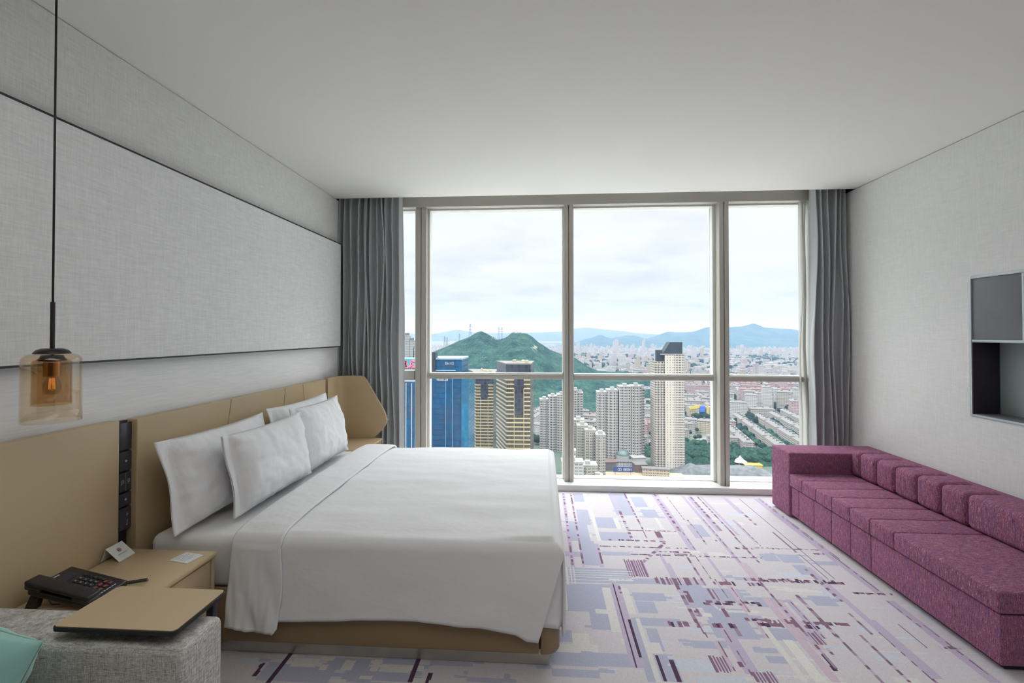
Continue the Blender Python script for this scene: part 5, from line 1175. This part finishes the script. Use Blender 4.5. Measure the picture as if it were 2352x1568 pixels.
# wider town: many blocks, each its own object; the most distant are one mass
def px_of(x, y):   # bearing from the room's window, used only to leave out what walls hide
    return math.atan2(x-2, y+4.6)
def hill_here(x, y):
    if y < 930 or y > 2150: return False
    edge = 60+ (y-930)*.36 if y < 1500 else 265-(y-1500)*.05
    return x < edge+70
cand = []
y = 800.0
while y < 1980:
    dx = 34+ (y-800)*.014; x = -260
    while x < 950:
        xx = x+rg.uniform(-7, 7); yy = y+rg.uniform(-12, 12); x += dx*rg.uniform(.85, 1.2)
        b_ = px_of(xx, yy)
        if not (-.27 < b_ < .54): continue
        if hill_here(xx, yy): continue
        if any(abs(xx-a)+abs(yy-c_) < r_ for a, c_, r_ in TAKEN): continue
        if -10 < xx-283 < 60 and 860 < yy < 960: continue
        if 60 < xx < 330 and 860 < yy < 1060 and rg.random() < .55: continue
        cand.append((xx, yy))
    y += 46+(y-800)*.03
cols = ['white', 'cream', 'pink', 'ochre']; fm = {'white': 'slabg', 'cream': 'slabw', 'pink': 'slabp', 'ochre': 'slaby'}
zone_words = lambda x, y: ('right pane' if x/y > .385 else ('between tallest tower and mullion' if x/y > .27 else 'left of tallest tower'))
nb_ = 0
for (x, y) in cand:
    pinkzone = (480 < x < 740 and 1180 < y < 1420) or (370 < x < 440 and 1240 < y < 1420)
    c_ = 'pink' if (pinkzone and rg.random() < .85) or rg.random() < .05 else rg.choice(['white', 'white', 'cream', 'cream', 'ochre'] if rg.random() < .5 else ['white', 'cream'])
    tall = rg.random() < .10; L_ = rg.choice([30, 44, 58]); H_ = rg.choice([15, 18, 21]); D_ = rg.choice([12, 15]); 
    if pinkzone: H_ = 30
    if x/y > .36 and 940 < y < 1150: L_, D_, H_ = rg.choice([22, 30]), 15, rg.choice([33, 36, 42])
    if tall: L_, D_, H_ = 16, 16, rg.choice([36, 48, 57])
    rz = rg.choice([-.2, 1.35, 1.45, -.1, 1.2])+rg.uniform(-.05, .05)
    rm = 'roofred' if ((c_ == 'pink' and rg.random() < .5) or rg.random() < .05) else 'roofgrey'
    band_ = 'near' if y < 1100 else ('middle distance' if y < 1500 else 'far')
    kind_ = 'tall' if tall else ('long' if L_ == 58 else ('short' if L_ == 30 else 'medium'))
    roofw = 'red brown' if rm == 'roofred' else 'grey'
    slab(f'{kind_} {c_} block of {int(H_/3)} floors, {roofw} roof, {band_}, {zone_words(x, y)}', f'{c_} town blocks, {band_}, {zone_words(x, y)}', x, y, rz, L_, D_, H_, fm[c_], rm, 'residential_block' if tall else 'apartment_block'); nb_ += 1
print('town blocks', nb_)

# slim towers standing out of the far town
for (x, y, h_, w_, lab) in [(644, 4185, 114, 46, 'wide stepped white tower group in front of the mountain, left of the tallest tower'), (711, 3761, 84, 30, 'squat white tower left of the dark crown'), (796, 3766, 126, 24, 'slim tall white tower just left of the dark crown'),
        (971, 3088, 79, 30, 'double pale tower right of the dark crown'), (1021, 3091, 76, 20, 'pinkish slim tower beside the double one'), (425, 2130, 60, 22, 'cream tower with dark side left of the tallest tower'), (461, 2039, 61, 16, 'cream tower close to the left edge of the tallest tower'),
        (1503, 3024, 52, 34, 'white tower cluster at the foot of the range in the right pane'), (1567, 3028, 70, 24, 'tallest white tower at the foot of the range in the right pane'), (1480, 3300, 60, 20, 'pinkish tower at the foot of the range in the right pane'),
        (329, 4365, 91, 28, 'hazy pale tower right of the middle mullion'), (448, 4373, 79, 24, 'hazy pale tower farther right of the middle mullion'), (226, 2849, 51, 16, 'small beige tower just right of the middle mullion'), (265, 2723, 56, 24, 'beige tower second from the middle mullion'), (320, 2648, 52, 22, 'beige tower third from the middle mullion'),
        (380, 2500, 60, 20, 'pale tower above the tree belt left of the twin towers'), (352, 2420, 50, 22, 'pale pair of towers above the tree belt'), (1640, 3150, 66, 18, 'white tower near the right curtain'), (560, 2600, 46, 26, 'ochre tower behind the tallest tower, left side')]:
    t = thing('high_rise', lab, 'tower', (x, y, GZ)); MB().box(-w_/2, w_/2*.3, 0, w_*.6, 0, h_*.9).box(-w_/2*.2, w_/2, 3, w_*.6, 0, h_).build('body', F['slabg'] if 'white' in lab or 'pale' in lab else F['slaby'], t); MB().box(-w_*.1, w_*.2, 5, w_*.4, h_, h_+5).build('roof_house', M['bandw'], t)

# far town as one mass of small blocks
def far_town(y0, y1, step, seed, hill=True):
    r_ = random.Random(seed); bs_ = {k: MB() for k in ('slabg', 'slabw', 'slabp')}
    y = y0
    while y < y1:
        st_ = step*(1+(y-y0)/(y1-y0)*1.2); x = -.30*y
        while x < .56*y:
            x += st_*r_.uniform(.6, 1.3)
            if hill_here(x, y) or r_.random() < .24: continue
            k = 'slabp' if r_.random() < .06 else ('slabg' if r_.random() < .55 else 'slabw')
            w_, d__, h_ = r_.uniform(10, 34), r_.uniform(12, 26), r_.choice([10, 14, 17, 17, 20, 26])*(1 if r_.random() > .05 else 2.2)
            yy = y+r_.uniform(-20, 20)
            bs_[k].box(x-w_/2, x+w_/2, yy, yy+d__, GZ, GZ+h_)
        y += st_*1.6
    for k, lab in (('slabg', 'white'), ('slabw', 'cream'), ('slabp', 'pink')):
        tag(bs_[k].build('distant_town', F[k], recalc=False), f'mass of tiny {lab} buildings of the distant town', kind='stuff')
far_town(1960, 6200, 36, 4)

# ---- trees
def crown(seed, R=1.0):
    b = bmesh.new(); bmesh.ops.create_icosphere(b, subdivisions=3, radius=1)
    for v in b.verts:
        n_ = v.co.normalized(); k = 1+.28*noise.noise(n_*2.1+Vector((seed, 0, 0)))+.16*noise.noise(n_*5+Vector((0, seed, 0)))
        v.co = Vector((n_.x*k, n_.y*k, n_.z*k*.85 if n_.z > 0 else n_.z*.6))*R
    me = bpy.data.meshes.new('crown'); b.to_mesh(me); b.free(); me.polygons.foreach_set('use_smooth', [True]*len(me.polygons)); me.materials.append(M['leaf']); return me
CR = [crown(k*3.3) for k in range(4)]
tk = MB().tube([(0, 0, 0), (0, 0, 4.5)], [.35, .25], 6).mesh(); tk.materials.append(plain('bark', (.06, .045, .03), .9))
nt = 0
def tree(x, y, R, label, group):
    global nt
    t = thing('tree', label, 'tree', (x, y, GZ), rg.uniform(0, 6), group=group)
    c_ = bpy.data.objects.new('crown', CR[nt % 4]); COL.objects.link(c_); c_.parent = t; c_.location = (0, 0, 4+R*.6); c_.scale = (R, R, R)
    k_ = bpy.data.objects.new('trunk', tk); COL.objects.link(k_); k_.parent = t; nt += 1
for k in range(110):
    y = rg.uniform(612, 662); x = rg.uniform(.30*y, .475*y)
    tree(x, y, rg.uniform(3.5, 6), 'leafy green tree in the park below the diagonal rows of blocks', 'park trees')
for (rx, ry, rn) in rows:
    for k in range(12):
        yy = ry-20+k*17; xx = rx+(yy-ry)*.17-15+rg.uniform(-3, 3)
        tree(xx, yy, rg.uniform(4, 6.5), f'green tree in the belt left of the {rn} diagonal row of blocks', f'trees beside the {rn} row')
for k in range(46):
    y = rg.uniform(640, 1000); x = rg.uniform(.185, .33)*y
    if any(abs(x-a)+abs(y-c_) < 17 for a, c_, r_ in TAKEN): continue
    tree(x, y, rg.uniform(3.5, 6), 'green tree among the cream blocks around the tallest tower', 'trees around the tallest tower')
def canopy(x0, x1, y0, y1, st, seed, zb=5, amp=6, shape=None):
    nx = int((x1-x0)/st)+1; ny = int((y1-y0)/st)+1; b = MB()
    def fn(i, j):
        x = x0+i*st; y = y0+j*st
        e = min(1, min(i, nx-1-i, j, ny-1-j)/2)
        xs = x+(y-y0)*.17 if shape else x
        return (xs, y, GZ+(zb+amp*abs(noise.noise(Vector((x*.13, y*.13, seed))))+amp*.6*noise.noise(Vector((x*.4, y*.4, seed))))*e)
    b.grid(nx, ny, fn); return b
for (a, lab) in [((170, 330, 606, 668, 3, 1), 'dense green park canopy below the diagonal rows'), ((185, 275, 668, 730, 3, 5), 'green canopy right of the tallest tower'), ((95, 160, 640, 690, 3, 7), 'green canopy behind the twin apartment towers'), ((60, 300, 930, 1010, 5, 9), 'green belt at the right foot of the hill'),
                 ((250, 420, 1010, 1120, 5, 12), 'green belt in the middle distance'), ((150, 460, 1560, 1680, 8, 14), 'tree belt in the far middle town'), ((520, 640, 1060, 1110, 5, 16), 'green patch before the pink blocks')]:
    tag(canopy(*a).build('tree_canopy', M['wood'], smooth='all', recalc=False), lab, kind='stuff')

# small clumps of trees between the blocks: nobody could count them
ic = bmesh.new(); bmesh.ops.create_icosphere(ic, subdivisions=1, radius=1); IV = [v.co.copy() for v in ic.verts]; IF = [tuple(v.index for v in f.verts) for f in ic.faces]; ic.free()
tm = MB(); rt = random.Random(77)
for k in range(3600):
    y = rt.uniform(700, 3600)
    x = rt.uniform(-.28, .56)*y
    if fbm(x, y, .006, 3, 4) < .02 or (hill_here(x, y)) or (y < 860 and x/y > .44): continue
    R = rt.uniform(4, 8)*(1+y/3000)
    tm.add([(x+v.x*R*rt.uniform(.8, 1.15), y+v.y*R, GZ+3+R*.6+v.z*R*.8) for v in IV], IF)
tag(tm.build('tree_canopy', M['leaf'], smooth='all', recalc=False), 'scattered tree clumps between the town blocks', kind='stuff')
